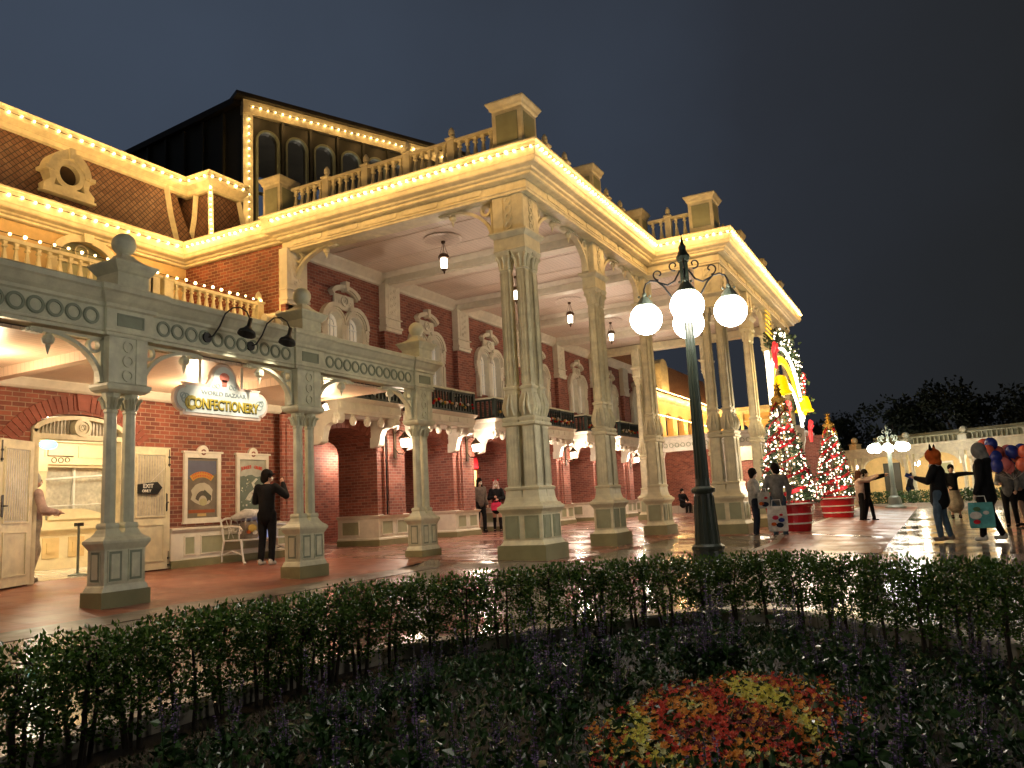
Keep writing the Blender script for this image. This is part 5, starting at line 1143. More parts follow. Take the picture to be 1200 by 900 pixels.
# ================================================================== CHRISTMAS TREES
M['needle'] = leafmat('fir needle', (.012, .035, .014), (.04, .08, .03), .5)
M['fairy'] = emis('fairy light', (1, .80, .56), 2.4, False); M['bauble'] = paint('red bauble', (.55, .02, .03), .15, .1, 0); M['goldb'] = paint('gold foil', (.75, .48, .12), .25, .2, .2, 20, .7)
FY = MB(); FY.sphere((0, 0, 0), .021, 6, 4); FYO = FY.build('bulb', M['fairy'], smooth=True); FYM = FYO.data; bpy.data.objects.remove(FYO)
BB = MB(); BB.sphere((0, 0, 0), .05, 10, 7); BBO = BB.build('bauble', M['bauble'], smooth=True); BBM = BBO.data; bpy.data.objects.remove(BBO)
def xmas(loc, lab, seed, H=3.6, r=.62, potw=.60):
    rnd = random.Random(seed); t = thing('christmas_tree', lab, 'christmas tree', loc, 0, 'decorated christmas trees in red pots')
    b = MB(); b.lathe([(potw*.72, .05), (potw*.78, .12), (potw*.92, .70), (potw*1.0, .74), (potw*1.02, .82), (potw*.95, .84), (potw*.9, .78)], n=24); pot = b.build('pot', M['bauble'], t, world=False, smooth=False)
    b = MB()
    for z, rr in ((.30, potw*.835), (.52, potw*.885), (.77, potw*1.03)): b.lathe([(rr-.01, z-.02), (rr+.012, z-.015), (rr+.012, z+.015), (rr-.01, z+.02)], n=24)
    b.build('pot_band', M['white'], pot, world=False)
    b = MB(); b.cbox(0, 0, potw*1.9, potw*1.9, -.0, .06); b.build('plinth', M['blackiron'], t, world=False)
    b = MB(); b.tube([(0, 0, .5), (0, 0, H-.2)], [.06, .02], 6); b.build('trunk', M['bark'], t, world=False)
    R = lambda z: r*(1-(z-.75)/(H-.75))**.85+.03
    b = MB(); 
    for _ in range(5200):
        z = .78+(H-.85)*(1-sqrt(rnd.random()))*1.0; a = rnd.uniform(0, 2*pi); rr = R(z)*rnd.uniform(.55, 1.08)*(1+.10*sin(a*5+z*9)); leaf(b, Vector((rr*cos(a), rr*sin(a), z)), rnd.uniform(.05, .10), rnd, Vector((cos(a), sin(a), rnd.uniform(-.3, .7))).normalized())
    b.build('foliage', M['needle'], t, world=False)
    for j in range(3):
        b = MB(); pts = []
        for k in range(60): f_ = k/59; z = .9+(H-1.2)*f_; a = f_*13+j*2.1; rr = R(z)*1.04; pts.append((rr*cos(a), rr*sin(a), z))
        b.tube(pts, .05, 5, r2=.012); b.build('ribbon', M['red'], t, world=False)
    nb = 0; rest = MB()
    for k in range(330):
        z = .85+(H-.95)*(1-sqrt(rnd.random())); a = rnd.uniform(0, 2*pi); rr = R(z)*rnd.uniform(1.0, 1.12); p = Vector((rr*cos(a), rr*sin(a), z))
        if k < 100: o = bpy.data.objects.new('bulb', FYM); COL.objects.link(o); o.parent = t; o.location = p; KIDS.setdefault(t.name, []).append(o)
        else: rest.sphere(p, .018, 6, 4)
    tag(rest.build('small_bulb', M['fairy'], t, world=False), kind='stuff')
    for k in range(46):
        z = .9+(H-1.2)*(1-sqrt(rnd.random())); a = rnd.uniform(0, 2*pi); rr = R(z)*1.05; o = bpy.data.objects.new('bauble', BBM); COL.objects.link(o); o.parent = t; o.location = (rr*cos(a), rr*sin(a), z); o.scale = (rnd.uniform(.7, 1.3),)*3; KIDS.setdefault(t.name, []).append(o)
    b = MB(); b.lathe([(.05, H-.35), (.14, H-.30), (.20, H-.18), (.10, H-.1), (.06, H), (.10, H+.05), (.04, H+.10)], n=10)
    for k in range(5): a = 2*pi*k/5; b.tube([(0, 0, H+.14), (.10*cos(a+pi/2), 0, H+.14+.10*sin(a+pi/2))], [.035, .004], 4)
    for k in range(7): a = 2*pi*k/7; b.tube([(.1*cos(a), .1*sin(a), H-.3), (.2*cos(a), .2*sin(a), H-.42), (.24*cos(a), .24*sin(a), H-.6)], [.04, .03, .005], 4)
    b.build('gold_topper', M['goldb'], t, world=False)
    for z in (1.1, 1.9, 2.7):
        for a in (3.5, 5.2): light('bulb_light', (1.15*R(z)*cos(a), 1.15*R(z)*sin(a), z), 7, (1, .82, .6), .25, t).matrix_parent_inverse = I4
    return t
xmas((-3.30, 20.45, -.12), 'lit christmas tree in a red pot behind the couple with shopping bags', 5, 3.55)
xmas((-3.10, 28.9, -.15), 'lit christmas tree in a red pot beside the woman in pale pink', 9, 3.45, .60, .60)
# ================================================================== LIT GARLAND ARCH on the outer portico face
ga = thing('lit_garland_arch', 'glowing christmas arch with garland, yellow bells and red bows on the outer portico side', 'christmas decoration', (-3.5, 24, 4))
yw = emis('glowing yellow bell', (1, .58, .0), .26); wt = emis('white light tube', (1, .90, .66), 1.7); rb = emis('lit red bow', (.9, .05, .06), .18)
XG = -3.62; fg = FB(XG)
o1, o2 = arc(23.9, 3.0, 2.75, 2.05, pi*.97, pi*.03, 24), arc(23.9, 2.7, 2.3, 1.35, pi*.95, pi*.05, 24)
for c_ in (o1, o2):
    b = MB(); b.tube([(XG+.05, u, z) for u, z in c_], .045, 8); b.build('light_tube', wt, ga, smooth=True)
b = MB(); b.tube([(XG+.05, o1[0][0], o1[0][1]), (XG+.05, o1[0][0]-.02, 4.6)], .06, 8); b.build('light_tube', wt, ga)
b = MB(); cy = arc(23.9, 3.1, 2.35, 1.62, pi*.86, pi*.14, 16); b.tube([(XG, u, z) for u, z in cy], .13, 8, r2=.05); b.build('yellow_swag', yw, ga)
rnd = random.Random(3); b = MB(); co_ = arc(23.9, 3.05, 2.95, 2.30, pi*.66, pi*.06, 40)
for u, z in co_:
    for _ in range(26): leaf(b, Vector((XG+rnd.gauss(0, .12), u+rnd.gauss(0, .13), z+rnd.gauss(0, .13))), rnd.uniform(.1, .18), rnd)
b.build('garland', M['needle'], ga)
for k in range(98):
    u, z = co_[rnd.randrange(len(co_))]; o = bpy.data.objects.new('bulb', FYM); COL.objects.link(o); o.parent = ga; o.matrix_parent_inverse = Matrix.Translation(ga.location).inverted(); o.location = (XG+.2*rnd.random()+.02, u+rnd.gauss(0, .16), z+rnd.gauss(0, .16)); o.scale = (1.2,)*3
for (u, z) in ((22.55, 3.80), (26.6, 3.62)):
    b = MB(); b.lathe([(.05, z+.32), (.15, z+.28), (.20, z+.10), (.23, z-.10), (.30, z-.18), (.28, z-.21), (.1, z-.21)], XG+.1, u, 18); b.sphere((XG+.1, u, z-.25), .07, 10, 8); b.build('bell', yw, ga, smooth=True)
for (u, z) in ((26.9, 4.5), (23.2, 3.25), (27.5, 3.0), (22.0, 4.75)):
    b = MB()
    for s in (-1, 1): b.tube([(XG+.1, u, z), (XG+.15, u+s*.18, z+.16), (XG+.15, u+s*.30, z+.05), (XG+.1, u+s*.16, z-.06), (XG+.1, u, z)], .055, 6); b.tube([(XG+.1, u, z), (XG+.1, u+s*.10, z-.28), (XG+.1, u+s*.14, z-.50)], [.05, .06, .03], 6)
    b.build('bow', rb, ga)
for (u, z) in ((22.0, 5.5),):
    b = MB(); 
    for k in range(6): b.tube([(XG, u-.4+.05*k, z-.3+.13*k), (XG, u+.5, z-.35+.14*k)], .022, 4)
    b.build('gold_spray', yw, ga)
light('arch_light', (XG+.6, 23.6, 3.9), 60, (1, .8, .45), .6, ga); light('arch_light', (XG+.5, 25.8, 3.4), 40, (1, .75, .35), .5, ga)

# ================================================================== HEDGE
HP = [(-3.72, 1.3), (-3.80, 4.4), (-3.62, 5.05), (-3.02, 5.62), (-2.33, 6.55), (-1.9, 6.95), (-1.48, 7.1), (-1.15, 6.98), (-.62, 6.5), (.28, 5.78), (1.45, 5.06), (2.3, 4.4), (2.62, 3.0)]
def make_shrub(seed, bushy=1.0):
    rnd = random.Random(seed); t = thing('hedge_shrub', '', 'shrub', (0, 0, 0), 0, 'clipped shrubs of the hedge around the flower bed')
    b = MB()
    for k in range(rnd.choice((2, 3, 4))):
        x, y = rnd.uniform(-.07, .07), rnd.uniform(-.06, .06); p = Vector((x, y, -.02)); q = Vector((x*1.6+rnd.uniform(-.05, .05), y*1.6, .26)); r = q+Vector((rnd.uniform(-.07, .07), rnd.uniform(-.07, .07), .26))
        b.tube([p, p.lerp(q, .5)+Vector((rnd.uniform(-.01, .01), 0, 0)), q, r], [.013, .012, .009, .004], 5)
        for j in range(4):
            c = q.lerp(r, rnd.random()); b.tube([c, c+Vector((rnd.uniform(-.13, .13), rnd.uniform(-.13, .13), rnd.uniform(.0, .14)))], [.005, .002], 4)
    b.build('trunk', M['bark'], t)
    b = MB(); twigs = []
    for _ in range(int(138*bushy)):
        z = .07+.49*(rnd.random()**.58); w = .13+.06*min(1, z/.4); twigs.append(Vector((rnd.uniform(-w, w), rnd.uniform(-w*1.05, w*1.05), z)))
    for c in twigs:
        n = rnd.randint(16, 26)
        for _ in range(n):
            v = Vector((rnd.gauss(0, 1), rnd.gauss(0, 1), rnd.gauss(0, 1))).normalized()*rnd.uniform(.01, .055); p = c+v
            if p.z > .575: p.z = .575-rnd.random()*.03
            leaf(b, p, rnd.uniform(.018, .031), rnd)
    for _ in range(110): leaf(b, Vector((rnd.uniform(-.19, .19), rnd.uniform(-.2, .2), .55+rnd.random()*.05)), rnd.uniform(.02, .034), rnd, Vector((rnd.uniform(-.5, .5), rnd.uniform(-.5, .5), 1)).normalized())
    b.build('foliage', M['leaf'], t)
    return t
protos = [make_shrub(100+k, .95+.12*(k % 3)) for k in range(5)]
pts = []; acc = 0
for a, c in zip(HP, HP[1:]):
    a, c = Vector(a), Vector(c); Ln = (c-a).length; 
    while acc < Ln: pts.append(a+(c-a)*acc/Ln); acc += .30
    acc -= Ln
lampdir = lambda p: 'near the street lamp' 
nh = len(pts); used = set(); rnd = random.Random(5)
def hlabel(i, p):
    side = 'on the straight left side of the flower bed' if i < 11 else ('on the slanting stretch below the corner column' if i < 20 else ('at the tip of the bed below the street lamp' if i < 26 else ('on the stretch below the christmas trees' if i < 33 else 'on the right stretch below the plaza visitors')))
    return side
from collections import Counter
cnt = Counter(); order = ['first', 'second', 'third', 'fourth', 'fifth', 'sixth', 'seventh', 'eighth', 'ninth', 'tenth', 'eleventh', 'twelfth', 'thirteenth', 'fourteenth', 'fifteenth', 'sixteenth', 'seventeenth', 'eighteenth', 'nineteenth', 'twentieth']
for i, p in enumerate(pts):
    k = rnd.randrange(5); sd = hlabel(i, p); cnt[sd] += 1
    lab = '%s hedge shrub %s' % (order[min(19, cnt[sd]-1)], sd)
    o = protos[k] if k not in used else dup(protos[k], (0, 0, 0)); used.add(k)
    o.location = (p.x, p.y, -.13+.02*rnd.random()); o.rotation_euler = (0, 0, rnd.uniform(0, 6.28)); s_ = rnd.uniform(.97, 1.04); o.scale = (s_*1.05, s_*1.05, s_); o['label'] = lab
for k in range(5):
    if k not in used:
        for ch in kids(protos[k]): bpy.data.objects.remove(ch)
        bpy.data.objects.remove(protos[k])
# ================================================================== BEDDING
rnd = random.Random(11)
def inbed(x, y, mgn=.5):
    return inside(x, y, PL) and all((Vector((x, y))-Vector(q)).length > mgn for q in HP) 
FC = Vector((-1.0, 3.92))
def infl(x, y): return ((x-FC.x)/.56)**2+((y-FC.y)/.98)**2
b = MB()
for _ in range(12500):
    x, y = rnd.uniform(-3.6, 2.4), rnd.uniform(1.7, 7.0)
    if not inside(x, y, PL) or infl(x, y) < 1.0: continue
    d = min((Vector((x, y))-Vector(q)).length for q in pts)
    hgt = .02+.13*min(1, max(0, (d-.35)/.5))
    for j in range(rnd.randint(2, 5)):
        leaf(b, Vector((x+rnd.gauss(0, .035), y+rnd.gauss(0, .035), -.12+rnd.random()*hgt*(.6+.8*abs(sin(x*5.3)*sin(y*4.1))))), rnd.uniform(.018, .048)*(1 if d > .5 else .6), rnd, Vector((rnd.gauss(0, .6), rnd.gauss(0, .6), rnd.uniform(.2, 1))).normalized())
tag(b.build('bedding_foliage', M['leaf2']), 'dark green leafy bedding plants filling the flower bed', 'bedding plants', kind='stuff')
b = MB()
for _ in range(16000):
    x, y = rnd.uniform(-3.7, 2.6), rnd.uniform(1.4, 7.2)
    if not inside(x, y, PL): continue
    h_ = rnd.uniform(.02, .05); a = rnd.uniform(0, 6.28); w = .003; dx, dy = w*cos(a), w*sin(a); lx, ly = rnd.gauss(0, .012), rnd.gauss(0, .012)
    i = [b.V(q) for q in ((x-dx, y-dy, -.13), (x+dx, y+dy, -.13), (x+lx, y+ly, -.13+h_))]; b.face(i)
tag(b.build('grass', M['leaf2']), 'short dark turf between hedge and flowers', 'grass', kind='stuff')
cols = dict(o=(.80, .26, .03), r=(.55, .05, .025), y=(.80, .60, .10), p=(.68, .60, .26), m=(.20, .025, .025))
fm = {k: leafmat('flower '+k, c, tuple(min(1, v*1.7) for v in c), .5) for k, c in cols.items()}
fl = {k: MB() for k in cols}
for _ in range(3800):
    a, r = rnd.uniform(0, 6.28), sqrt(rnd.random()); x, y = FC.x+.56*r*cos(a), FC.y+.98*r*sin(a)
    n_ = sin(x*6.1+1)*sin(y*4.7)+.6*sin(x*13+y*9)
    k = 'y' if n_ > .58 else ('p' if n_ > .46 else ('o' if n_ > -.05 else ('r' if n_ > -.5 else ('o' if rnd.random() < .4 else 'm'))))
    if r > .86 and rnd.random() < .45: continue
    if r > .8: r *= 1+.14*sin(a*5)*sin(a*3+1)+rnd.gauss(0, .03); x, y = FC.x+.56*r*cos(a), FC.y+.98*r*sin(a); k = rnd.choice('ooyrrmp')
    bb = fl[k]; z = -.055+.025*(1-r*r)+rnd.gauss(0, .012); c = Vector((x, y, z)); n = 6; s_ = rnd.uniform(.010, .0175); ph = rnd.random()*6; tl = Vector((rnd.gauss(0, .35), rnd.gauss(0, .35)-.25, 1)).normalized()
    ux = tl.orthogonal().normalized(); uy = tl.cross(ux)
    for j in range(n):
        aa = ph+2*pi*j/n; d = ux*cos(aa)+uy*sin(aa); e_ = tl.cross(d)
        i = [bb.V(q) for q in (c, c+d*s_*.6+e_*s_*.32+tl*.004, c+d*s_+tl*.008, c+d*s_*.6-e_*s_*.32+tl*.004)]; bb.face(i)
for k, nmk in dict(o='orange', r='red', y='yellow', p='pale yellow', m='maroon').items():
    tag(fl[k].build(nmk.replace(' ', '_')+'_flower_carpet', fm[k]), 'carpet of small %s flowers massed in the middle of the bed' % nmk, 'flowers', kind='stuff')
b = MB()
for _ in range(2600):
    a, r = rnd.uniform(0, 6.28), sqrt(rnd.random()); x, y = FC.x+.56*r*cos(a), FC.y+.98*r*sin(a); leaf(b, Vector((x, y, -.12+rnd.random()*.09)), rnd.uniform(.03, .06), rnd)
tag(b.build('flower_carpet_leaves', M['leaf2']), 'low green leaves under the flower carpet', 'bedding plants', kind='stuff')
def make_salvia(seed):
    r = random.Random(seed); t = thing('salvia_plant', '', 'flowering plant', (0, 0, 0), 0, 'purple salvia plants in the flower bed')
    b = MB(); sp = []
    for k in range(r.randint(4, 7)):
        a, q = r.uniform(0, 6.28), r.uniform(.02, .10); h_ = r.uniform(.24, .46); p0 = Vector((q*cos(a)*.4, q*sin(a)*.4, 0)); p1 = Vector((q*cos(a), q*sin(a), h_)); sp.append((p0, p1)); b.tube([p0, p1], [.004, .002], 4)
    b.build('stem', M['leaf2'], t)
    b = MB()
    for p0, p1 in sp:
        for j in range(12): c = p0.lerp(p1, r.uniform(.05, .62)); leaf(b, c, r.uniform(.04, .075), r, Vector((r.gauss(0, 1), r.gauss(0, 1), r.uniform(.1, .7))).normalized())
    b.build('foliage', M['leaf2'], t)
    for p0, p1 in sp:
        b = MB()
        for j in range(64): f_ = r.uniform(.50, 1.05); c = p0.lerp(p1, f_); leaf(b, c, r.uniform(.010, .020)*(1.25-f_*.5), r, Vector((r.gauss(0, 1), r.gauss(0, 1), r.uniform(-.2, .5))).normalized())
        b.build('flower_spike', M['salvia'], t)
    return t
sv = [make_salvia(60+k) for k in range(4)]; nsv = 0
zones = ['in the dark corner left of the flower carpet', 'just left of the orange flower carpet', 'behind the orange flower carpet', 'right of the orange flower carpet', 'in the far right part of the bed']
for _ in range(600):
    x, y = rnd.uniform(-3.3, 2.0), rnd.uniform(2.2, 6.3)
    if not inside(x, y, PL) or infl(x, y) < 1.12 or min((Vector((x, y))-q).length for q in pts) < .55: continue
    if infl(x, y) > 1.9 and rnd.random() < .35: continue
    z = zones[0] if x < -2.6 else (zones[1] if x < -1.7 else (zones[2] if x < -.5 and y > 4.5 else (zones[3] if x < .4 else zones[4])))
    o = sv[nsv] if nsv < 4 else dup(sv[rnd.randrange(4)], (0, 0, 0))
    o.location = (x, y, -.13); o.rotation_euler = (0, 0, rnd.uniform(0, 6.28)); s_ = rnd.uniform(.75, 1.1); o.scale = (s_,)*3; o['label'] = 'purple salvia plant with upright spikes '+z; o['group'] = 'purple salvia plants '+z
    nsv += 1
    if nsv > 84: break

# ================================================================== BENCH
def bench(loc):
    t = thing('park_bench', 'white cast iron bench under the posters, loaded with shopping bags', 'bench', loc)
    x, y, z = loc; b = MB()
    for k in range(5): b.box(x-.02+.09*k, x+.05+.09*k, y-.62, y+.62, z+.42, z+.445)
    b.build('seat', M['white'], t)
    b = MB()
    for yy in (y-.62, y, y+.62):
        b.tube([(x-.06, yy, z+.44), (x-.10, yy, z+.65), (x-.16, yy, z+.86)], .02, 6)
    N_ = 22; b.tube([(x-.13-.03*sin(pi*k/N_), y-.62+1.24*k/N_, z+.80+.10*sin(pi*k/N_)+.02*sin(6*pi*k/N_)) for k in range(N_+1)], .022, 6)
    for k in range(9): yy = y-.5+.125*k; b.tube([(x-.07, yy, z+.47), (x-.09, yy+.05*(-1)**k, z+.62), (x-.13, yy, z+.82)], .009, 5); 
    for k in range(8): b.M = FB(x-.09); b.ring(y-.44+.125*k, z+.63, .035, .05, -.008, .008, 12); b.M = I4
    b.build('backrest', M['white'], t)
    for yy in (y-.62, y+.62):
        b = MB(); b.tube([(x-.05, yy, z+.44), (x-.10, yy, z+.25), (x-.12, yy, z+.05), (x-.16, yy, z)], [.025, .018, .02, .028], 6); b.tube([(x+.40, yy, z+.44), (x+.42, yy, z+.25), (x+.46, yy, z+.05), (x+.50, yy, z)], [.025, .018, .02, .028], 6); b.tube([(x-.1, yy, z+.16), (x+.17, yy, z+.24), (x+.44, yy, z+.16)], .014, 6); b.build('leg', M['white'], t)
        b = MB(); b.tube([(x-.10, yy, z+.68), (x+.15, yy, z+.70), (x+.36, yy, z+.68), (x+.42, yy, z+.62), (x+.38, yy, z+.56), (x+.33, yy, z+.58)], .018, 6); b.tube([(x+.36, yy, z+.67), (x+.34, yy, z+.44)], .014, 6); b.build('armrest', M['white'], t)
bench((-12.0, 11.45, .15))
def bag(nm, lab, cat, x, y, z, w, d, h, m_, rz=0, m2=None, handle=True, blobs=None):
    t = thing(nm, lab, cat, (x, y, z), rz)
    b = MB(); b.rprism([(w*.92, d*.8, 0), (w, d, .05*h), (w*1.02, d*1.05, .6*h), (w*.96, d*.55, h)]); b.build('bag_body', m_, t, world=False)
    if handle: b = MB(); b.tube([(-w*.25, 0, h*.97), (-w*.2, 0, h*1.25), (w*.2, 0, h*1.25), (w*.25, 0, h*.97)], .008, 5); b.build('handle', m2 or M['white'], t, world=False)
    for k, (c, uu, zz, rr) in enumerate(blobs or []):
        b = MB(FA(-d*.56)); b.disc(uu*w, zz*h, rr, -.02, .012, 9, rr*.7); b.build('print', c, t, world=False)
    return t
R90 = radians(90)
bag('tote_bag', 'yellow and brown printed bag on the bench seat', 'bag', -11.85, 11.25, .60, .34, .16, .32, M['taupe'], R90, blobs=[(M['goldb'], 0, .6, .11), (M['whitec'], .2, .35, .06), (M['orange'], -.25, .4, .05)])
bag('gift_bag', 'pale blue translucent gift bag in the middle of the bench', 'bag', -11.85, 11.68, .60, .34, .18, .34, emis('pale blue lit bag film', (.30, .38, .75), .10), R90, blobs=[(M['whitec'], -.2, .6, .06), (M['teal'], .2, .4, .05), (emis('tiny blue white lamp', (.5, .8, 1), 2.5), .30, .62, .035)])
b = MB(); b.tube([(-12.02, 11.0, 1.0), (-12.0, 11.3, 1.07), (-12.0, 11.7, 1.05), (-11.98, 12.0, .93)], [.05, .10, .10, .05], 8); tag(b.build('white_cloth', M['whitec'], smooth=True), 'white folded plastic cloth hung over the bench backrest', 'cloth')
bag('red_bag', 'red bag on the floor behind the man in black', 'bag', -11.4, 12.1, .16, .30, .15, .36, M['red'], R90)

# ================================================================== PEOPLE
def blob(name, mat, parent, prims, vox=.016, smooth_it=3):
    b = MB()
    for p in prims:
        if p[0] == 's': b.sphere(p[1], p[2], 12, 8, p[3] if len(p) > 3 else (1, 1, 1))
        else:
            _, p0, r0, p1, r1 = p; p0, p1 = Vector(p0), Vector(p1); b.tube([p0, p1], [r0, r1], 10); b.sphere(p0, r0, 10, 7); b.sphere(p1, r1, 10, 7)
    o = b.build(name, mat, parent, world=False, smooth=True)
    m_ = o.modifiers.new('union', 'REMESH'); m_.mode = 'VOXEL'; m_.voxel_size = vox; m_.use_smooth_shade = True
    m_ = o.modifiers.new('smooth', 'SMOOTH'); m_.iterations = smooth_it; m_.factor = .5
    return o
def person(lab, loc, rz, top='black', bottom='denim', hair='hairbk', h=1.70, arms=None, legs=None, coat=.0, longhair=False, mask=True, skirt=None, shoes='black', hat=None, sleeves=True, group=None, bare=False, lean=0, boots=False, hood=None, turn=0):
    """arms: (elbow, wrist) per side in body frame; x right, y forward"""
    t = thing('person', lab, 'person', loc, rz); s = h/1.70; t.scale = (s, s, s)
    if group: t['group'] = group
    V = Vector; zl = legs.get('drop', 0) if legs else 0
    pel, chest, neck = V((0, 0, .93-zl)), V((0, lean, 1.28-zl)), V((0, lean*1.3, 1.46-zl)); hd = V((0, lean*1.4+.025, 1.585-zl))
    A = arms or {}; J = {}
    for sd, sx in (('l', -1), ('r', 1)):
        sh = V((sx*.165, lean*1.15, 1.385-zl)); el, wr = A.get(sd, ((sx*.23, -.03+lean, 1.10-zl), (sx*.24, .05+lean, .87-zl))); J[sd] = (sh, V(el), V(wr))
    Lg = legs or {}
    K = {}
    for sd, sx in (('l', -1), ('r', 1)):
        K[sd] = [V((sx*.085, 0, .90-zl))]+[V(q) for q in Lg.get(sd, ((sx*.095, .02, .49), (sx*.105, -.03, .08)))]
    P = [('s', pel, .14, (1.05, .72, .8)), ('c', pel, .115, V((0, lean*.5, 1.10-zl)), .105), ('c', V((0, lean*.5, 1.10-zl)), .105, chest, .125), ('c', V((-.09, lean, 1.33-zl)), .09, V((.09, lean, 1.33-zl)), .09), ('c', neck-V((0, 0, .06)), .055, neck+V((0, .01, .05)), .048)]
    ct, st = cos(turn), sin(turn); f = V((st, ct, 0)); rr = V((ct, -st, 0))
    P += [('s', hd, .098, (.80, .95, 1.18)), ('s', hd+f*.03-V((0, 0, .045)), .068, (.9, .9, .95)), ('c', hd+f*.085+V((0, 0, .01)), .012, hd+f*.108-V((0, 0, .022)), .017), ('s', hd+rr*.079-V((0, 0, .01)), .022, (.5, .8, 1.2)), ('s', hd-rr*.079-V((0, 0, .01)), .022, (.5, .8, 1.2)), ('c', hd+f*.083+rr*.02-V((0, 0, .058)), .010, hd+f*.083-rr*.02-V((0, 0, .058)), .010)]
    for sd, sx in (('l', -1), ('r', 1)):
        a, e_, w = J[sd]; P += [('c', a, .055, e_, .042), ('c', e_, .042, w, .028)]
        d = (w-e_).normalized(); side = d.cross(V((0, 1, 0)) if abs(d.y) < .8 else V((0, 0, 1))).normalized(); pc = w+d*.06
        P.append(('s', pc, .038, (1, .7, 1)))
        for k in range(4): q = pc+side*(.027-.018*k)+d*.025; P.append(('c', q, .0105, q+d*(.045-.006*abs(k-1.3))+V((0, .012, -.006)), .009)); 
        P.append(('c', pc+side*.03, .012, pc+side*.052+d*.03, .010))
        hp, kn, an = K[sd]; P += [('c', hp, .085, kn, .055), ('c', kn, .053, an+V((0, 0, .05)), .036), ('c', an, .034, an+V((0, .12, -.045)), .026)]
    body = blob('body', M['skin'], t, P, .0125, 2)
    for sx in (-1, 1):
        b = MB(); b.sphere(hd+f*.083+rr*sx*.031+V((0, 0, .012)), .011, 8, 6); b.build('eye', M['hairbk'], body, world=False)
    # top
    q = [('c', V((0, 0, .90-zl-coat)), .148+.03*(coat > .1), V((0, lean*.5, 1.12-zl)), .145), ('c', V((0, lean*.5, 1.10-zl)), .147, V((0, lean, 1.30-zl)), .155), ('c', V((-.10, lean, 1.345-zl)), .095, V((.10, lean, 1.345-zl)), .095), ('s', V((0, lean*1.2, 1.42-zl)), .075, (1.1, 1, .6))]
    for sd in 'lr':
        a, e_, w = J[sd]; q += [('c', a, .080, e_, .066), ('c', e_, .066, w-(w-e_)*.06, .050)]
    if hood: q += [('s', V((0, lean-.08, 1.42-zl)), .11, (1.1, .8, .7))]
    blob('jacket', M[top], t, q, .018, 2)
    # bottom
    if skirt:
        q = [('c', V((0, 0, .97-zl)), .125, V((0, 0, .93-zl-skirt*.5)), .16+.1*skirt), ('c', V((0, 0, .93-zl-skirt*.5)), .16+.1*skirt, V((0, .0, .93-zl-skirt*.8)), .17+.14*skirt)]; blob('skirt', M[bottom], t, q, .02, 2)
        if boots:
            q = []
            for sd in 'lr': hp, kn, an = K[sd]; q += [('c', kn-V((0, 0, .02)), .062, an+V((0, 0, .04)), .048)]
            blob('boots', M[shoes], t, q, .016, 1)
    else:
        q = [('s', V((0, 0, .93-zl)), .15, (1.08, .8, .8))]
        for sd in 'lr': hp, kn, an = K[sd]; q += [('c', hp, .102, kn, .072), ('c', kn, .070, an+V((0, 0, .02)), .058)]
        blob('trousers', M[bottom], t, q, .018, 2)
    for sd in 'lr':
        an = K[sd][2]; blob('shoe', M[shoes], t, [('c', an+V((0, -.03, -.03)), .046, an+V((0, .11, -.042)), .040), ('c', an+V((0, -.03, 0)), .043, an+V((0, 0, .02)), .045)], .014, 1)
    # hair / hat
    q = [('s', hd-f*.018+V((0, 0, .028)), .112, (.88, .98, 1.05)), ('s', hd-f*.05-V((0, 0, .04)), .085, (1, .7, 1.1))]
    if longhair: q += [('c', hd-f*.055-V((0, 0, .05)), .085, neck-f*.075-V((0, 0, .16)), .075), ('c', hd+rr*.07-V((0, 0, .04)), .035, neck+rr*.09-V((0, 0, .08)), .04), ('c', hd-rr*.07-V((0, 0, .04)), .035, neck-rr*.09-V((0, 0, .08)), .04)]
    ho = blob('hair', M[hair], t, q, .014, 1)
    if mask: blob('face_mask', M['white'], t, [('s', hd+f*.058-V((0, 0, .042)), .056, (.95, .75, .85))], .012, 1)
    if hat == 'cap': blob('cap', M['black'], t, [('s', hd+V((0, 0, .055)), .108, (.95, 1.05, .75)), ('s', hd+f*.11+V((0, 0, .045)), .06, (1, 1.1, .2))], .013, 1)
    if hat == 'fox':
        blob('fox_hat', M['orange'], t, [('s', hd+V((0, 0, .05)), .145, (1.0, 1.05, 1.0)), ('s', hd-f*.03-V((0, 0, .08)), .12, (1, 1, .8)), ('c', hd+rr*.09+V((0, 0, .14)), .045, hd+rr*.13+V((0, 0, .21)), .025), ('c', hd-rr*.09+V((0, 0, .14)), .045, hd-rr*.13+V((0, 0, .21)), .025)], .014, 2)
        for sx in (-1, 1): blob('hat_ear', M['hairbk'], t, [('c', hd+rr*sx*.12+V((0, 0, .17)), .035, hd+rr*sx*.155+V((0, 0, .27)), .010)], .010, 1)
        blob('fur_trim', M['whitec'], t, [('s', hd-V((0, 0, .15)), .11, (1.1, 1, .5))], .015, 1)
    if hat == 'ears':
        for sx in (-1, 1): blob('hair_ear', M['red'], t, [('s', hd+rr*sx*.075+V((0, 0, .135)), .038, (1, .5, 1))], .010, 1)
        blob('headband', M['black'], t, [('c', hd+rr*.10+V((0, 0, .07)), .012, hd+V((0, 0, .135)), .014), ('c', hd+V((0, 0, .135)), .014, hd-rr*.10+V((0, 0, .07)), .012)], .009, 1)
    if hood: blob('hood', M[hood], t, [('s', hd+V((0, -.01, .02)), .135, (.95, 1.0, 1.15)), ('c', hd-f*.06-V((0, 0, .06)), .10, neck-f*.05, .10)], .016, 2)
    return t
def faceto(dx, dy): return atan2(-dx, dy)   # heading so local +y points along (dx, dy)
person('man in black jacket and cap standing at the bench, hand raised to his face', (-11.05, 10.93, .115), faceto(-.3, 1), 'black', 'black', hat='cap', h=1.74, arms={'l': ((-.26, .06, 1.14), (-.12, .24, 1.24)), 'r': ((.33, .10, 1.22), (.20, .22, 1.46))}, coat=.06, shoes='sole', turn=.7)
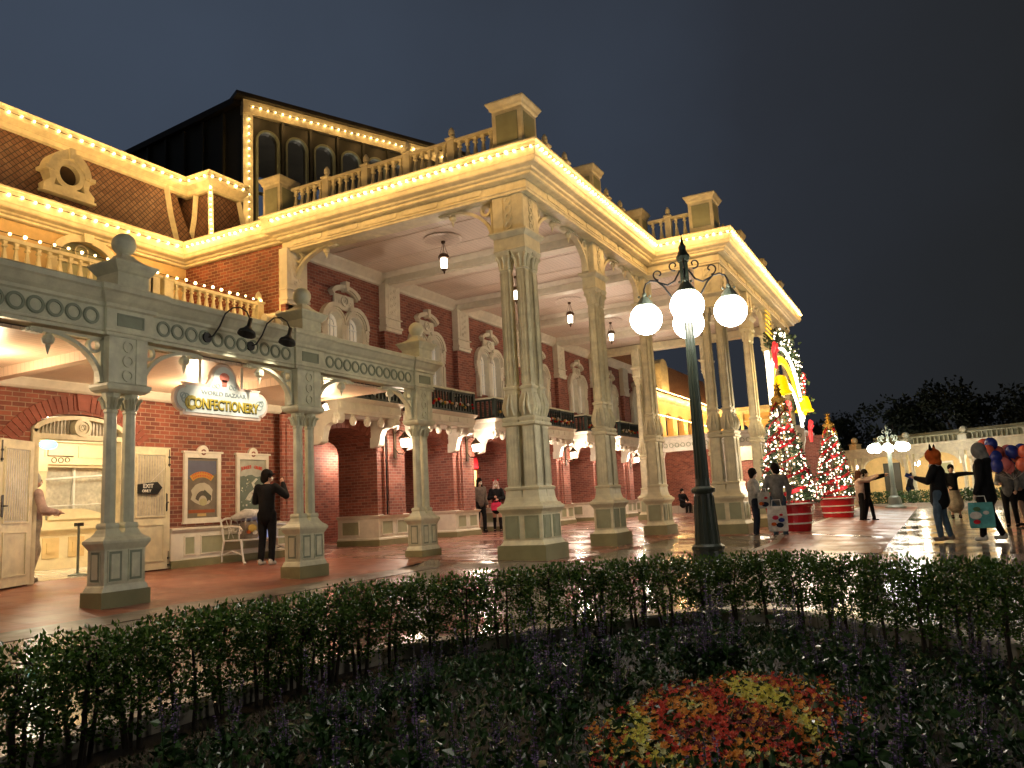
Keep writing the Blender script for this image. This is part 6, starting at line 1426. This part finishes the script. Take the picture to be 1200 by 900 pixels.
person('costumed helper in pale trousers half hidden by the left door leaf', (-12.35, 7.36, .18), faceto(.15, 1), 'pinkw', 'beige', hair='whitec', h=1.66, arms={'r': ((.26, .05, 1.12), (.16, .30, 1.08)), 'l': ((-.24, .08, 1.12), (-.06, .30, 1.07))}, shoes='beige', legs={'l': ((-.09, .12, .50), (-.10, .02, .08)), 'r': ((.09, .0, .50), (.10, -.12, .10))})
person('dark haired visitor with a black bag inside the lit doorway under the first arch', (-18.6, 21.9, .18), faceto(.3, 1), 'black', 'black', longhair=True, h=1.62)
person('visitor in a blue grey top standing close behind another in the first arch doorway', (-18.2, 22.2, .18), faceto(-1, .2), 'denim', 'black', h=1.72)
person('tall visitor in dark clothes with white mask stepping out beside a pier', (-12.75, 21.6, .16), faceto(1, -.5), 'taupe', 'black', longhair=True, h=1.68, shoes='black', legs={'l': ((-.09, .10, .50), (-.10, .08, .08)), 'r': ((.09, .0, .50), (.10, -.12, .10))})
pw = (-12.15, 21.6, .15)
person('woman with red eared headband and pink bag walking toward the corner column', pw, faceto(.5, -1), 'black', 'black', hair='pinkw', longhair=True, h=1.58, hat='ears', skirt=.18, boots=True, arms={'r': ((.25, .02, 1.12), (.06, .24, 1.16)), 'l': ((-.25, .03, 1.12), (-.08, .22, 1.08))}, legs={'l': ((-.10, .05, .49), (-.11, .0, .08)), 'r': ((.09, -.03, .49), (.10, -.1, .09))})
bag('handbag', 'bright pink handbag on the arm of the woman near the arcade', 'bag', -12.0, 21.30, .82, .30, .14, .24, M['pinkbag'], .4, M['pinkbag'])
person('person in pale sweater and navy trousers facing a companion by the tree', (-3.84, 19.1, -.10), faceto(1, .35), 'lgrey', 'navy', h=1.62, arms={'r': ((.24, .05, 1.12), (.16, .30, 1.06)), 'l': ((-.24, .06, 1.12), (-.10, .30, 1.02))}, shoes='sole', turn=-.3)
person('person in grey lettered jacket and jeans beside the first christmas tree', (-3.30, 19.0, -.12), faceto(-.25, 1), 'grey', 'denim', h=1.72, arms={'l': ((-.26, .08, 1.12), (-.20, .12, .95)), 'r': ((.27, .0, 1.12), (.25, .08, .90))}, shoes='sole', turn=-.6)
FRB = [(M['pinkbag'], -.1, .55, .07), (M['bluec'], .2, .45, .07), (M['orange'], -.2, .3, .06), (M['navy'], .1, .25, .08), (M['red'], .2, .65, .04)]
bag('gift_bag', 'large clear gift bag with pink and blue contents held low by the couple', 'bag', -3.28, 18.65, .08, .42, .20, .56, M['whitec'], .15, blobs=FRB)
bag('gift_bag', 'smaller pale gift bag held higher between the couple', 'bag', -3.55, 18.72, .60, .26, .16, .36, M['lgrey'], .1, blobs=FRB[2:])
person('long haired woman in pale pink coat pointing across the plaza', (-2.19, 26.9, -.13), faceto(1, .25), 'pinkw', 'black', hair='hairbr', longhair=True, h=1.58, coat=.08, arms={'l': ((-.12, .30, 1.42), (-.06, .55, 1.52)), 'r': ((.12, .28, 1.36), (.04, .52, 1.46))})
person('companion in dark clothes behind the pink coated woman, arm outstretched', (-2.05, 27.35, -.13), faceto(1, .1), 'black', 'black', h=1.62, arms={'l': ((-.12, .32, 1.40), (-.06, .60, 1.46)), 'r': ((.12, .30, 1.42), (.06, .60, 1.50))}, legs={'l': ((-.10, .12, .49), (-.11, .16, .08)), 'r': ((.09, -.03, .49), (.10, -.12, .09))})
person('visitor in black coat and orange fox hat holding up a phone', (-.02, 17.5, -.13), faceto(-1, .25), 'black', 'denim', hat='fox', h=1.70, coat=.14, arms={'l': ((-.24, .12, 1.13), (-.12, .36, 1.22)), 'r': ((.25, .10, 1.12), (.10, .34, 1.20))}, shoes='taupe', legs={'l': ((-.10, .06, .50), (-.10, .04, .08)), 'r': ((.10, .0, .50), (.10, -.08, .08))})
b = MB(Matrix.Translation((-.50, 17.55, 1.13)) @ Matrix.Rotation(.5, 4, 'Y')); b.box(-.08, .08, -.006, .006, -.04, .04); tag(b.build('phone', M['bluec']), 'dark phone held up by the fox hatted visitor', 'phone')
person('visitor in black coat with grey hood up, carrying a printed bag', (.74, 17.25, -.13), faceto(-1, .3), 'black', 'black', hood='grey', h=1.76, coat=.14, arms={'l': ((-.25, .0, 1.10), (-.24, .10, .84)), 'r': ((.26, .0, 1.10), (.24, .10, .86))}, shoes='sole', legs={'l': ((-.10, .06, .50), (-.10, .10, .08)), 'r': ((.10, -.02, .50), (.10, -.16, .09))})
bag('shopping_bag', 'teal and red printed shopping bag carried by the grey hooded visitor', 'bag', .62, 16.95, .12, .40, .16, .46, M['teal'], -.1, blobs=[(M['whitec'], -.22, .5, .10), (M['red'], -.2, .25, .06), (M['leaf2'], -.15, .75, .06), (M['whitec'], .2, .6, .05)])
person('person in black top and long beige skirt pointing sideways among the visitors', (.36, 27.6, -.14), faceto(.1, -1), 'black', 'beige', h=1.62, skirt=.62, mask=False, arms={'l': ((-.42, .0, 1.40), (-.66, .04, 1.38)), 'r': ((.25, .02, 1.12), (.14, .16, 1.02))})
person('woman in light grey top, dark skirt and black boots at the right edge', (1.68, 22.4, -.14), faceto(-1, .2), 'lgrey', 'black', longhair=True, h=1.60, skirt=.22, arms={'l': ((-.22, .14, 1.14), (-.10, .36, 1.12)), 'r': ((.24, .12, 1.12), (.10, .34, 1.08))})
SG = {'l': ((-.12, .40, .46), (-.12, .36, .08)), 'r': ((.12, .40, .46), (.12, .38, .08)), 'drop': .46}
person('dark dressed visitor sitting by the far end of the arcade floor', (-10.75, 37.0, .10), faceto(1, -.6), 'black', 'black', h=1.62, legs=SG, arms={'l': ((-.24, .10, .70), (-.12, .30, .62)), 'r': ((.24, .10, .70), (.12, .30, .62))})
person('visitor in white clothes sitting at the far end of the arcade floor', (-10.0, 37.2, .10), faceto(.5, -1), 'whitec', 'whitec', h=1.60, legs=SG, arms={'l': ((-.24, .10, .70), (-.12, .30, .62)), 'r': ((.24, .10, .70), (.12, .30, .62))})
b = MB(); b.box(-11.3, -9.4, 37.1, 37.6, .10, .50); tag(b.build('stone_bench', M['kerb']), 'low stone bench under the two visitors sitting past the arcade', 'bench')
person('visitor in white top standing at the arcade end', (-9.75, 38.0, .10), faceto(-1, -.4), 'whitec', 'black', h=1.66)
person('dark dressed visitor leaning near the far lamp post', (-1.35, 44.0, -.15), faceto(1, .2), 'black', 'navy', h=1.64, lean=.15)
person('small distant visitor in black walking past the balloons', (2.4, 30.0, -.15), faceto(-1, .1), 'black', 'black', h=1.62)
# balloons
bm_ = {k: paint('balloon '+k, c, .15, .05, 0) for k, c in dict(coral=(.75, .16, .10), blue=(.02, .04, .28), white=(.72, .70, .68), pink=(.75, .22, .22)).items()}
rnd = random.Random(21); bp = MB(); bp.sphere((0, 0, 0), .14, 16, 12, (1, 1, 1.15)); bp.lathe([(.03, -.155), (.012, -.17), (.02, -.185)], n=8)
bt = {}
pos = [(.92+.115*(k % 9)+rnd.uniform(-.05, .05), 21.6+rnd.uniform(0, .9), 1.30+.155*(k//9)+rnd.uniform(-.05, .05)) for k in range(30)]
nmz = ['low in the bunch', 'halfway up the bunch', 'near the top of the bunch', 'at the very top of the bunch']
for k, p in enumerate(pos):
    c = rnd.choice(['coral', 'coral', 'pink', 'blue', 'blue', 'white']); z = nmz[min(3, k//9)]
    if c not in bt: o = bp.build('balloon', bm_[c], smooth=True, world=False); bt[c] = o
    else: o = bt[c].copy(); COL.objects.link(o)
    o.location = p; o.rotation_euler = (rnd.uniform(-.3, .3), rnd.uniform(-.3, .3), 0); tag(o, 'round %s balloon %s held over the plaza at right' % (c, z), 'balloon', '%s balloons %s' % (c, z))
b = MB()
for p in pos: b.tube([p[:2]+(p[2]-.18,), (1.55, 22.0, .95)], .003, 3)
tag(b.build('balloon_strings', M['white']), 'thin white strings gathered below the balloon bunch', 'strings')
person('balloon seller in grey standing under the bunch of balloons', (1.42, 22.1, -.15), faceto(-.3, -1), 'grey', 'black', h=1.55, arms={'r': ((.22, .10, 1.14), (.12, .26, 1.12)), 'l': ((-.24, .02, 1.12), (-.2, .1, .95))})
